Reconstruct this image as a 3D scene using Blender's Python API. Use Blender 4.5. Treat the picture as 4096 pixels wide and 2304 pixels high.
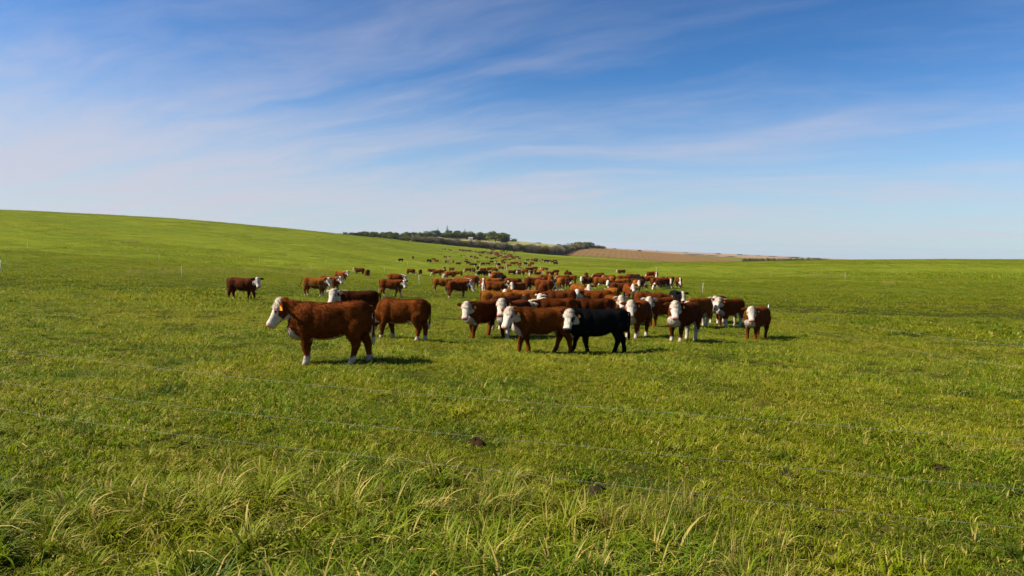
import bpy, math, random
import numpy as np
from mathutils import Vector, Matrix, Quaternion

for o in list(bpy.data.objects):
    bpy.data.objects.remove(o, do_unlink=True)
scene = bpy.context.scene
COL = scene.collection
R = math.radians

# ------------------------------------------------------------------ camera
CAM_H = 2.15                       # lens height over the ground at the camera
LENS, SENSOR = 24.0, 36.0
PITCH, ROLL = R(3.75), R(1.5)
cam_data = bpy.data.cameras.new('camera')
cam_data.lens = LENS; cam_data.sensor_width = SENSOR
cam_data.clip_start = 0.05; cam_data.clip_end = 30000
cam = bpy.data.objects.new('camera', cam_data); COL.objects.link(cam)
CAM_M = (Matrix.Translation((0, 0, CAM_H)) @ Matrix.Rotation(math.pi/2 - PITCH, 4, 'X')
         @ Matrix.Rotation(ROLL, 4, 'Z'))
cam.matrix_world = CAM_M
scene.camera = cam
scene.render.resolution_x, scene.render.resolution_y = 1024, 576

# ------------------------------------------------------------------ sun and sky
SUN_EL = R(41)
SUN_DIR = Vector((-0.99, -0.12, 0)).normalized() * math.cos(SUN_EL) + Vector((0, 0, math.sin(SUN_EL)))  # towards the sun
SUN_AZ = math.atan2(SUN_DIR.x, SUN_DIR.y)          # clockwise from +Y
sd = bpy.data.lights.new('sun', 'SUN'); sd.energy = 5.0; sd.angle = R(0.53); sd.color = (1.0, 0.93, 0.82)
sun = bpy.data.objects.new('sun', sd); COL.objects.link(sun)
sun.rotation_euler = (-SUN_DIR).to_track_quat('-Z', 'Y').to_euler()
sun.location = (-60, -20, 60)

def ND(nt, kind, **kw):
    n = nt.nodes.new(kind)
    for k, v in kw.items():
        if k == 'inp':
            for a, b in v.items():
                n.inputs[a].default_value = b
        else:
            setattr(n, k, v)
    return n
def MATH(nt, op, a, b=None, clamp=False):
    n = nt.nodes.new('ShaderNodeMath'); n.operation = op; n.use_clamp = clamp
    for i, v in enumerate((a, b)):
        if v is None: continue
        if isinstance(v, (int, float)): n.inputs[i].default_value = v
        else: nt.links.new(v, n.inputs[i])
    return n.outputs[0]
def MIX(nt, fac, a, b, blend='MIX'):
    n = nt.nodes.new('ShaderNodeMix'); n.data_type = 'RGBA'; n.blend_type = blend; n.clamp_factor = True
    for s, v in ((0, fac), (6, a), (7, b)):
        if isinstance(v, (int, float)): n.inputs[s].default_value = v
        elif isinstance(v, tuple): n.inputs[s].default_value = v if len(v) == 4 else v + (1,)
        else: nt.links.new(v, n.inputs[s])
    return n.outputs[2]
def RANGE(nt, v, a, b, c=0.0, d=1.0, smooth=True):
    n = nt.nodes.new('ShaderNodeMapRange'); n.interpolation_type = 'SMOOTHSTEP' if smooth else 'LINEAR'
    nt.links.new(v, n.inputs[0])
    for i, x in enumerate((a, b, c, d)): n.inputs[i+1].default_value = x
    return n.outputs[0]

world = bpy.data.worlds.new('World'); scene.world = world; world.use_nodes = True
nt = world.node_tree; nt.nodes.clear()
L = nt.links.new
wout = ND(nt, 'ShaderNodeOutputWorld'); bg = ND(nt, 'ShaderNodeBackground'); L(bg.outputs[0], wout.inputs[0])
sky = ND(nt, 'ShaderNodeTexSky', sky_type='NISHITA', sun_disc=False)
sky.sun_elevation = SUN_EL; sky.sun_rotation = SUN_AZ
sky.air_density = 1.0; sky.dust_density = 0.25; sky.ozone_density = 2.2; sky.altitude = 100
bg.inputs[1].default_value = 0.05
tc = ND(nt, 'ShaderNodeTexCoord'); sep = ND(nt, 'ShaderNodeSeparateXYZ'); L(tc.outputs['Generated'], sep.inputs[0])
den = MATH(nt, 'ADD', MATH(nt, 'MAXIMUM', sep.outputs[2], 0.0), 0.16)
comb = ND(nt, 'ShaderNodeCombineXYZ')
L(MATH(nt, 'DIVIDE', sep.outputs[0], den), comb.inputs[0]); L(MATH(nt, 'DIVIDE', sep.outputs[1], den), comb.inputs[1])
def streak(scale, rot, sx, sy, detail, loc, rough=0.6, warp=0.25):
    m1 = ND(nt, 'ShaderNodeMapping'); m1.inputs['Rotation'].default_value = (0, 0, R(rot)); L(comb.outputs[0], m1.inputs[0])
    wn = ND(nt, 'ShaderNodeTexNoise'); wn.inputs['Scale'].default_value = 0.7; wn.inputs['Detail'].default_value = 3; L(m1.outputs[0], wn.inputs['Vector'])
    wv = ND(nt, 'ShaderNodeVectorMath', operation='SCALE'); L(wn.outputs['Color'], wv.inputs[0]); wv.inputs['Scale'].default_value = warp*4
    ad = ND(nt, 'ShaderNodeVectorMath', operation='ADD'); L(m1.outputs[0], ad.inputs[0]); L(wv.outputs[0], ad.inputs[1])
    mp = ND(nt, 'ShaderNodeMapping'); mp.inputs['Scale'].default_value = (sx, sy, 1); mp.inputs['Location'].default_value = (loc, loc*.7, 0)
    L(ad.outputs[0], mp.inputs[0])
    nz = ND(nt, 'ShaderNodeTexNoise'); nz.inputs['Scale'].default_value = scale; nz.inputs['Detail'].default_value = detail
    nz.inputs['Roughness'].default_value = rough
    L(mp.outputs[0], nz.inputs['Vector']); return nz.outputs[0]
s1 = streak(1.0, 22, 0.25, 1.0, 7, 3.1, 0.52, 0.32)                 # long cirrus bands converging to the left
s2 = streak(2.4, 28, 0.24, 1.3, 9, 9.4, 0.62, 0.24)                 # their fibres
s3 = streak(0.5, 20, 0.8, 1.0, 3, 5.2, 0.5, 0.2)
wisp = MATH(nt, 'ADD', MATH(nt, 'MULTIPLY', s1, 0.52), MATH(nt, 'MULTIPLY', s2, 0.48))
veil = RANGE(nt, sep.outputs[0], 0.8, -0.8, 0.0, 1.0)               # high cloud thickens towards the sun's side of the sky
low = RANGE(nt, sep.outputs[2], 0.42, 0.05)                         # a thin layer is looked through at a flatter angle near the horizon
cov = MATH(nt, 'ADD', MATH(nt, 'MULTIPLY', MATH(nt, 'MULTIPLY', veil, low), 0.13), MATH(nt, 'MULTIPLY', s3, 0.14))
cl = RANGE(nt, MATH(nt, 'ADD', wisp, cov), 0.45, 0.84)
cl = MATH(nt, 'MULTIPLY', cl, MATH(nt, 'ADD', MATH(nt, 'MULTIPLY', low, 0.60), 0.24), clamp=True)
gm = ND(nt, 'ShaderNodeGamma'); gm.inputs[1].default_value = 1.4; L(MIX(nt, 1.0, sky.outputs[0], (0.158, 0.186, 0.186), 'MULTIPLY'), gm.inputs[0])
tint = MIX(nt, 1.0, gm.outputs[0], (3.7, 5.1, 6.6), 'MULTIPLY')                 # deep, clear autumn blue
hzn = RANGE(nt, sep.outputs[2], 0.26, -0.02, 0.0, 0.62)                        # pale air towards the horizon
L(MIX(nt, cl, MIX(nt, hzn, tint, (5.7, 6.3, 7.5)), (6.2, 6.0, 6.9)), bg.inputs[0])

vs = scene.view_settings
vs.view_transform = 'Standard'; vs.look = 'None'; vs.exposure = 1.02; vs.gamma = 1.0; vs.use_curve_mapping = False
scene.render.engine = 'CYCLES'
scene.cycles.max_bounces = 6; scene.cycles.transparent_max_bounces = 8

# ------------------------------------------------------------------ picture geometry (photo pixels, 4096 wide)
FP = 4096*LENS/SENSOR
MR = np.array(CAM_M.to_3x3()); CPOS = np.array((0, 0, CAM_H))
def ray(px, py):
    d = np.array(((px-2048)/FP, (1152-py)/FP, -1.0)); d = MR @ d
    return d/np.linalg.norm(d)
def project(p):
    q = MR.T @ (np.asarray(p, float)-CPOS)
    return 2048+FP*q[0]/-q[2], 1152-FP*q[1]/-q[2]

# ------------------------------------------------------------------ terrain heights
def pchip(x, y, xi):
    x = np.asarray(x, float); y = np.asarray(y, float); h = np.diff(x); dl = np.diff(y)/h
    m = np.zeros_like(y); m[0] = dl[0]; m[-1] = dl[-1]
    for i in range(1, len(x)-1):
        if dl[i-1]*dl[i] > 0:
            w1, w2 = 2*h[i]+h[i-1], h[i]+2*h[i-1]; m[i] = (w1+w2)/(w1/dl[i-1]+w2/dl[i])
    xi = np.clip(xi, x[0], x[-1]); k = np.clip(np.searchsorted(x, xi)-1, 0, len(x)-2)
    t = (xi-x[k])/h[k]
    return ((1+2*t)*(1-t)**2*y[k] + t*(1-t)**2*h[k]*m[k] + t*t*(3-2*t)*y[k+1] + t*t*(t-1)*h[k]*m[k+1])
# surveyed profiles: bearing -> (distance ahead, height relative to the lens)
PROF = {
 -600: [(8,-2.15),(12,-2.2),(16,-2.3),(33,-2.5),(65,-2.4),(95,-1.8),(130,-.6),(170,1.2),(230,5.5),(300,10.),(350,12.2),(420,13.),(550,11.),(800,2),(1200,-4),(3500,30),(5000,30),(12000,0)],
    0: [(8,-2.15),(12,-2.2),(16,-2.35),(23,-2.6),(33,-2.8),(45,-2.95),(65,-3.1),(95,-2.9),(130,-1.8),(170,.0),(230,3.9),(300,8.1),(350,10.3),(400,11.2),(500,10.),(650,5),(850,-2),(1200,-5),(3500,28),(5000,30),(12000,0)],
  400: [(8,-2.15),(12,-2.2),(16,-2.4),(23,-2.75),(33,-3.0),(45,-3.3),(65,-3.7),(95,-4.1),(130,-3.7),(170,-2.5),(230,.6),(300,5.),(380,8.9),(440,9.9),(550,8.5),(700,3),(900,-3),(1200,-5),(3500,26),(5000,28),(12000,0)],
  800: [(8,-2.15),(12,-2.2),(16,-2.45),(23,-2.8),(33,-3.1),(45,-3.6),(65,-4.15),(95,-5.2),(130,-5.6),(170,-5.1),(230,-3.6),(300,-1.1),(400,3.),(450,4.3),(510,4.5),(650,2),(850,-2),(1200,-4),(3500,24),(5000,26),(12000,0)],
 1000: [(8,-2.15),(12,-2.2),(16,-2.5),(23,-2.85),(33,-3.15),(45,-3.7),(65,-4.2),(95,-5.3),(130,-6.3),(170,-6.8),(230,-6.9),(300,-5.6),(400,-2.8),(520,0),(620,2.),(800,4.5),(950,4),(1400,-4),(3500,12),(5000,12),(12000,0)],
 1200: [(8,-2.15),(12,-2.2),(16,-2.5),(23,-2.9),(33,-3.2),(45,-3.7),(65,-4.2),(95,-5.3),(130,-6.4),(170,-7.1),(230,-7.8),(300,-8.2),(400,-8.),(500,-6.2),(570,-4.4),(700,0.2),(850,4.6),(950,4.8),(1400,-6),(3500,5),(5000,5),(12000,0)],
 1400: [(8,-2.15),(12,-2.2),(16,-2.5),(23,-2.9),(33,-3.2),(45,-3.6),(65,-4.1),(95,-5.2),(130,-6.3),(170,-7.1),(230,-7.1),(300,-7.8),(400,-8.8),(500,-9.4),(610,-9.9),(720,-4.5),(860,-.8),(1000,-1),(1400,-10),(3500,-6),(5000,-8),(12000,-40)],
 1550: [(8,-2.15),(12,-2.2),(16,-2.5),(23,-2.9),(33,-3.2),(45,-3.6),(65,-4.0),(95,-4.9),(130,-5.7),(170,-6.4),(230,-7.2),(300,-8.3),(400,-9.5),(500,-10.6),(610,-11.8),(730,-8.),(860,-4.6),(1000,-5.5),(1400,-11),(2000,-11),(3500,-13.5),(5000,-21),(12000,-80)],
 1700: [(8,-2.15),(12,-2.2),(16,-2.42),(23,-2.86),(33,-3.2),(45,-3.6),(65,-4.0),(95,-4.7),(130,-5.1),(170,-5.3),(230,-5.6),(290,-6.2),(400,-9),(500,-12),(640,-14),(740,-12),(860,-8.4),(1000,-10),(1400,-14),(2000,-16.5),(3500,-22),(5000,-33),(12000,-110)],
 1900: [(8,-2.15),(12,-2.2),(16,-2.45),(23,-2.92),(33,-3.25),(45,-3.55),(65,-3.9),(95,-4.4),(130,-4.7),(170,-4.8),(230,-4.9),(320,-5.7),(450,-9),(640,-15),(860,-15.3),(1000,-16),(1400,-18),(2000,-20),(3500,-28.5),(5000,-42),(12000,-140)],
 2140: [(8,-2.15),(12,-2.2),(16,-2.55),(23,-3.0),(33,-3.2),(45,-3.4),(65,-3.7),(95,-4.0),(130,-4.1),(170,-4.0),(230,-3.8),(360,-4.0),(460,-6),(640,-12),(860,-15),(1400,-20),(2000,-24),(3500,-38),(5000,-55),(12000,-170)],
 2576: [(8,-2.15),(12,-2.2),(16,-2.5),(23,-2.8),(33,-2.9),(45,-3.0),(65,-3.1),(95,-3.1),(130,-2.9),(170,-2.5),(230,-2.0),(300,-1.6),(400,-1.7),(500,-3),(700,-10),(1400,-22),(2000,-28),(3500,-44),(5000,-60),(12000,-180)],
 3200: [(8,-2.15),(12,-2.2),(16,-2.4),(23,-2.5),(33,-2.5),(65,-2.4),(130,-2.),(230,-.8),(400,0),(550,-2),(800,-10),(1400,-24),(3500,-46),(5000,-60),(12000,-180)],
}
LR = np.linspace(math.log(0.3), math.log(12500), 420)
AZ = np.radians(np.linspace(-180, 180, 1441))
cols, tab = [], []
for X, prof in sorted(PROF.items()):
    u = (X-1288)/1717.0; k = math.sqrt(1+u*u)
    cols.append(math.atan(u))
    tab.append(pchip([math.log(d*k) for d, z in prof], [z for d, z in prof], LR))
mean = sum(tab)/len(tab)
cols = [-math.pi, -math.pi*.6] + cols + [math.pi*.6, math.pi]; tab = [mean, mean] + tab + [mean, mean]
tab = np.array(tab)
HT = np.stack([pchip(cols, tab[:, j], AZ) for j in range(len(LR))], 1) + CAM_H      # az x logr, metres
ker = np.exp(-np.linspace(-2, 2, 13)**2); ker /= ker.sum()
for ax in (0, 1):
    pad = [(6, 6) if a == ax else (0, 0) for a in (0, 1)]
    HP = np.pad(HT, pad, mode='edge')
    HT = sum(ker[i]*np.take(HP, np.arange(i, i+HT.shape[ax]), axis=ax) for i in range(13))
_rs = np.random.RandomState(4)
_wk = [(_rs.randn(2)*s, _rs.rand()*6.28, a) for s, a in ((.35, .03), (.5, .025), (.8, .018), (1.3, .012), (.12, .025), (.05, .035), (.06, .035))]
def ground(x, y):
    x = np.asarray(x, float); y = np.asarray(y, float)
    r = np.hypot(x, y); a = np.arctan2(x, y)
    fa = np.clip((a+math.pi)/(2*math.pi)*1440, 0, 1439.999); fr = np.clip((np.log(np.maximum(r, .3))-LR[0])/(LR[1]-LR[0]), 0, len(LR)-1.001)
    i = fa.astype(int); j = fr.astype(int); s = fa-i; t = fr-j
    z = (HT[i, j]*(1-s)*(1-t)+HT[i+1, j]*s*(1-t)+HT[i, j+1]*(1-s)*t+HT[i+1, j+1]*s*t)
    w = np.clip((r-2)/6, 0, 1)
    for k, p, amp in _wk:
        z = z + w*amp*np.sin(k[0]*x+k[1]*y+p)
    return z
DEPTHS = np.exp(np.linspace(math.log(2.5), math.log(6000), 6000))
def hit(px, py, h=0.0, dmin=2.5, dmax=6000):
    """where the line of sight through a photo pixel meets the ground (or a level h above it)"""
    d = ray(px, py); t = DEPTHS
    P = CPOS[None]+t[:, None]*d[None]
    g = P[:, 2]-ground(P[:, 0], P[:, 1])-h
    ok = np.where((g <= 0) & (t > dmin))[0]
    if len(ok) == 0: return P[np.argmin(np.abs(t-dmax))]
    i = ok[0]
    if i == 0: return P[0]
    f = g[i-1]/(g[i-1]-g[i]); t0 = t[i-1]+f*(t[i]-t[i-1])
    return CPOS+t0*d

# ------------------------------------------------------------------ small helpers
def mesh_obj(name, verts, faces, mat=None, parent=None, smooth=True, link=True):
    me = bpy.data.meshes.new(name)
    if len(faces) and isinstance(faces, np.ndarray):
        k = faces.shape[1]; V = np.asarray(verts, np.float32)
        me.vertices.add(len(V)); me.vertices.foreach_set('co', V.ravel())
        me.loops.add(faces.size); me.loops.foreach_set('vertex_index', faces.astype(np.int32).ravel())
        me.polygons.add(len(faces)); me.polygons.foreach_set('loop_start', np.arange(0, faces.size, k, dtype=np.int32))
        me.update(calc_edges=True)
    else:
        me.from_pydata([tuple(v) for v in verts], [], [tuple(f) for f in faces]); me.update()
    if smooth: me.polygons.foreach_set('use_smooth', np.ones(len(me.polygons), bool))
    if mat: me.materials.append(mat)
    o = bpy.data.objects.new(name, me)
    if link: COL.objects.link(o)
    if parent: o.parent = parent
    return o
def tag(o, label=None, cat=None, group=None, kind=None):
    if label: o['label'] = label
    if cat: o['category'] = cat
    if group: o['group'] = group
    if kind: o['kind'] = kind
    return o
def new_mat(name):
    m = bpy.data.materials.new(name); m.use_nodes = True; nt = m.node_tree
    for n in list(nt.nodes):
        if n.type != 'OUTPUT_MATERIAL': nt.nodes.remove(n)
    return m, nt, nt.nodes['Material Output']
def simple_mat(name, col, rough=0.7, noise=0.15, scale=8.0, spec=0.3):
    m, nt, out = new_mat(name)
    b = ND(nt, 'ShaderNodeBsdfPrincipled'); nt.links.new(b.outputs[0], out.inputs[0])
    b.inputs['Roughness'].default_value = rough; b.inputs['Specular IOR Level'].default_value = spec
    tc = ND(nt, 'ShaderNodeTexCoord'); nz = ND(nt, 'ShaderNodeTexNoise'); nz.inputs['Scale'].default_value = scale; nz.inputs['Detail'].default_value = 5
    nt.links.new(tc.outputs['Object'], nz.inputs['Vector'])
    f = RANGE(nt, nz.outputs[0], .3, .7, 1-noise, 1+noise)
    c = ND(nt, 'ShaderNodeVectorMath', operation='SCALE'); c.inputs[0].default_value = col; nt.links.new(f, c.inputs['Scale'])
    nt.links.new(c.outputs[0], b.inputs['Base Color'])
    return m

# ------------------------------------------------------------------ ground sheet and fields
def field_mat(name, cols, scale=0.03, stretch=(1, 1), fine=0.0, furrow=None, bump=0.0, shaded_thatch=False):
    """noise-blended earth and grass colours, in world metres"""
    m, nt, out = new_mat(name); L = nt.links.new
    b = ND(nt, 'ShaderNodeBsdfPrincipled'); L(b.outputs[0], out.inputs[0])
    b.inputs['Roughness'].default_value = 1.0; b.inputs['Specular IOR Level'].default_value = 0.0
    g = ND(nt, 'ShaderNodeNewGeometry'); mp = ND(nt, 'ShaderNodeMapping'); mp.inputs['Scale'].default_value = (stretch[0], stretch[1], 0)
    L(g.outputs['Position'], mp.inputs[0])
    def nz(sc, det=6, ro=.6):
        n = ND(nt, 'ShaderNodeTexNoise'); n.inputs['Scale'].default_value = sc; n.inputs['Detail'].default_value = det; n.inputs['Roughness'].default_value = ro
        L(mp.outputs[0], n.inputs['Vector']); return n.outputs[0]
    c = MIX(nt, RANGE(nt, nz(scale), .36, .64), cols[0], cols[1])
    c = MIX(nt, RANGE(nt, nz(scale*5.3), .52, .72, 0, .8), c, cols[2])
    if len(cols) > 3: c = MIX(nt, RANGE(nt, nz(scale*17, 4), .55, .75, 0, .7), c, cols[3])
    if fine:
        f = RANGE(nt, nz(fine, 4, .8), .3, .7, .6, 1.4)
        v = ND(nt, 'ShaderNodeVectorMath', operation='SCALE'); L(c, v.inputs[0]); L(f, v.inputs['Scale']); c = v.outputs[0]
    if furrow:
        w = ND(nt, 'ShaderNodeTexWave', wave_type='BANDS', bands_direction='X'); w.inputs['Scale'].default_value = furrow[1]; w.inputs['Distortion'].default_value = 0.6; w.inputs['Detail'].default_value = 1; w.inputs['Detail Scale'].default_value = 0.05
        m2 = ND(nt, 'ShaderNodeMapping'); m2.inputs['Rotation'].default_value = (0, 0, R(furrow[0])); L(g.outputs['Position'], m2.inputs[0]); L(m2.outputs[0], w.inputs['Vector'])
        c = MIX(nt, RANGE(nt, w.outputs['Fac'], .25, .75, 0, .4), c, furrow[2])
    if shaded_thatch:
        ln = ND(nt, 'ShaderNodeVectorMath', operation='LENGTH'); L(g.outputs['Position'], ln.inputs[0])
        c = MIX(nt, RANGE(nt, ln.outputs['Value'], 110, 34), c, MIX(nt, RANGE(nt, nz(2.5), .4, .65), (.022, .034, .004), (.060, .050, .013)))  # thatch near the camera, its colour darkened to deepen the shade between tufts
    L(c, b.inputs['Base Color'])
    if bump:
        bp = ND(nt, 'ShaderNodeBump'); bp.inputs['Strength'].default_value = 1.0; bp.inputs['Distance'].default_value = bump
        L(nz(fine or 3.0, 6, .7), bp.inputs['Height']); L(bp.outputs[0], b.inputs['Normal'])
    return m
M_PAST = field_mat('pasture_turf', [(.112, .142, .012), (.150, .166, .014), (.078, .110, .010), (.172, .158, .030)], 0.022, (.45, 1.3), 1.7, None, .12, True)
M_STUB = field_mat('stubble_soil', [(.150, .088, .036), (.170, .103, .043), (.125, .074, .031)], 0.02, (1, .6), .5, (9, .055, (.205, .132, .060)))
M_DRYF = field_mat('dry_grass_field', [(.26, .22, .085), (.20, .20, .06), (.31, .24, .12), (.15, .15, .05)], 0.02, (.6, 1), .8)
M_FARF = field_mat('far_farmland', [(.30, .19, .13), (.20, .15, .09), (.14, .15, .07), (.34, .26, .17)], 0.0022, (.5, 2.2), 0)

azs = np.concatenate([np.linspace(-180, -46, 34), np.linspace(-45.7, 45.7, 330), np.linspace(46, 180, 34)])
rr = np.concatenate([[0.4, 0.8], np.exp(np.linspace(math.log(1.3), math.log(12000), 250))])
A, RRm = np.meshgrid(np.radians(azs[:-1]), rr, indexing='ij')
X = RRm*np.sin(A); Y = RRm*np.cos(A); Z = ground(X, Y)
V = np.stack([X, Y, Z], -1).reshape(-1, 3); na, nr = X.shape
ii, jj = np.meshgrid(np.arange(na), np.arange(nr-1), indexing='ij')
a0 = (ii*nr+jj).ravel(); a1 = (((ii+1) % na)*nr+jj).ravel()
F = np.stack([a0, a0+1, a1+1, a1], 1)
past = mesh_obj('ground', V, F, M_PAST); tag(past, kind='structure')
past['label'] = 'green grazed pasture rolling over the low hills to the horizon'

def sheet(name, mat, xs, dn, df, lift, label, nd=60):
    """a field lying on the ground sheet between two edges given per bearing (columns in display px, metres ahead)"""
    xs2 = np.linspace(xs[0], xs[-1], 90); u = (xs2-1288)/1717.0
    d0 = np.interp(xs2, xs, dn); d1 = np.interp(xs2, xs, df)
    t = np.linspace(0, 1, nd)
    D = np.exp(np.log(d0)[:, None]*(1-t)+np.log(d1)[:, None]*t); X = u[:, None]*D
    Z = ground(X, D)+lift
    V = np.stack([X, D, Z], -1).reshape(-1, 3)
    ii, jj = np.meshgrid(np.arange(len(xs2)-1), np.arange(nd-1), indexing='ij'); a = (ii*nd+jj).ravel()
    o = mesh_obj(name, V, np.stack([a, a+nd, a+nd+1, a+1], 1), mat); tag(o, label, kind='structure'); return o
sheet('stubble_field', M_STUB, [1415, 1460, 1495, 1900, 2300], [608, 618, 628, 640, 660], [655, 800, 900, 960, 1000], .25, 'bare brown stubble field with straight harvest lines on far slope')
sheet('dry_field', M_DRYF, [860, 1000, 1200, 1400, 1480], [560, 580, 640, 690, 760], [1100, 1100, 1100, 1100, 1100], .22, 'dry straw-coloured grass field on the hill behind the hedgerow')
sheet('far_fields', M_FARF, [-900, 0, 1288, 2576, 3400], [1250]*5, [9000]*5, .6, 'hazy brown farmland on the far plain', 120)

# ------------------------------------------------------------------ cattle
_cn = np.random.RandomState(7)
_ck = [(_cn.randn(3)*s, _cn.rand()*6.28, a) for s, a in ((7, .5), (9, .5), (13, .35), (19, .25), (27, .2), (40, .12))]
def cnoise(p, seed=0):
    v = np.zeros(len(p))
    for k, ph, a in _ck: v += a*np.sin(p @ k+ph+seed*1.7)
    return v/1.3
def catmull(rows, n):
    rows = np.asarray(rows, float); m = len(rows); out = []
    t = np.linspace(0, m-1, n)
    for x in t:
        i = min(int(x), m-2); f = x-i
        p0 = rows[max(i-1, 0)]; p1 = rows[i]; p2 = rows[i+1]; p3 = rows[min(i+2, m-1)]
        out.append(.5*((2*p1)+(-p0+p2)*f+(2*p0-5*p1+4*p2-p3)*f*f+(-p0+3*p1-3*p2+p3)*f**3))
    return np.array(out)
def loft(rings, nseg=20, n=2.3):
    """rings: center(3) side(3) up(3) rs rtop rbot -> closed tube"""
    th = np.linspace(0, 2*math.pi, nseg, endpoint=False); c, s = np.cos(th), np.sin(th)
    e = 2.0/n; cx = np.sign(c)*np.abs(c)**e; sx = np.sign(s)*np.abs(s)**e
    V, F = [], []
    for r in rings:
        C, S, U, rs, rt, rb = r[0:3], r[3:6], r[6:9], r[9], r[10], r[11]
        V += [C+S*rs*a+U*(rt if b > 0 else rb)*b for a, b in zip(cx, sx)]
    m = len(rings)
    for i in range(m-1):
        for j in range(nseg):
            k = (j+1) % nseg; F.append((i*nseg+j, i*nseg+k, (i+1)*nseg+k, (i+1)*nseg+j))
    V.append(rings[0][0:3]); V.append(rings[-1][0:3]); a = m*nseg
    for j in range(nseg):
        k = (j+1) % nseg; F.append((a, k, j)); F.append((a+1, (m-1)*nseg+j, (m-1)*nseg+k))
    return [np.array(v) for v in V], F
def unit(v):
    v = np.asarray(v, float); return v/max(np.linalg.norm(v), 1e-9)

def unitn(v): return v/(np.linalg.norm(v, axis=1, keepdims=True)+1e-9)
TORSO = [ # x, ztop, zbot, half width
 (-.69, 1.00, .66, .11), (-.655, 1.085, .58, .185), (-.56, 1.135, .56, .24), (-.42, 1.145, .57, .258), (-.25, 1.13, .555, .272), (-.08, 1.115, .48, .292),
 (.10, 1.105, .45, .298), (.28, 1.11, .455, .285), (.42, 1.125, .46, .262), (.54, 1.12, .455, .235), (.65, 1.07, .47, .19), (.735, .97, .53, .135), (.77, .86, .60, .07)]
HEAD = [ # s along face, half width, up, down
 (-.07, .055, .03, .10), (-.045, .100, .075, .15), (.02, .124, .100, .195), (.10, .134, .106, .215), (.18, .131, .100, .205), (.25, .112, .085, .180), (.32, .097, .072, .150), (.38, .095, .066, .132), (.44, .101, .068, .126), (.485, .098, .064, .120), (.515, .074, .044, .090), (.525, .045, .02, .05)]
HEAD = [(r_[0]*.90, r_[1]*.97, r_[2]*.95, r_[3]*.95) for r_ in HEAD]
BUMPS = [ # centre x, |y|, z, radius x, radius z, height along the surface: shoulder blade, elbow crease, ribs, flank hollow, hip bone, thigh, tail head, throat groove
 (.42, .25, .86, .12, .20, .022), (.27, .28, .75, .05, .30, -.016), (.06, .30, .72, .22, .20, .010), (-.24, .27, .92, .09, .12, -.030), (-.42, .24, 1.07, .07, .06, .022),
 (-.50, .23, .74, .13, .17, .020), (-.30, .24, .62, .07, .12, -.022), (-.63, .12, 1.06, .06, .07, -.014), (.60, .18, .78, .05, .20, -.014), (.70, .05, .58, .09, .10, .018)]

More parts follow.
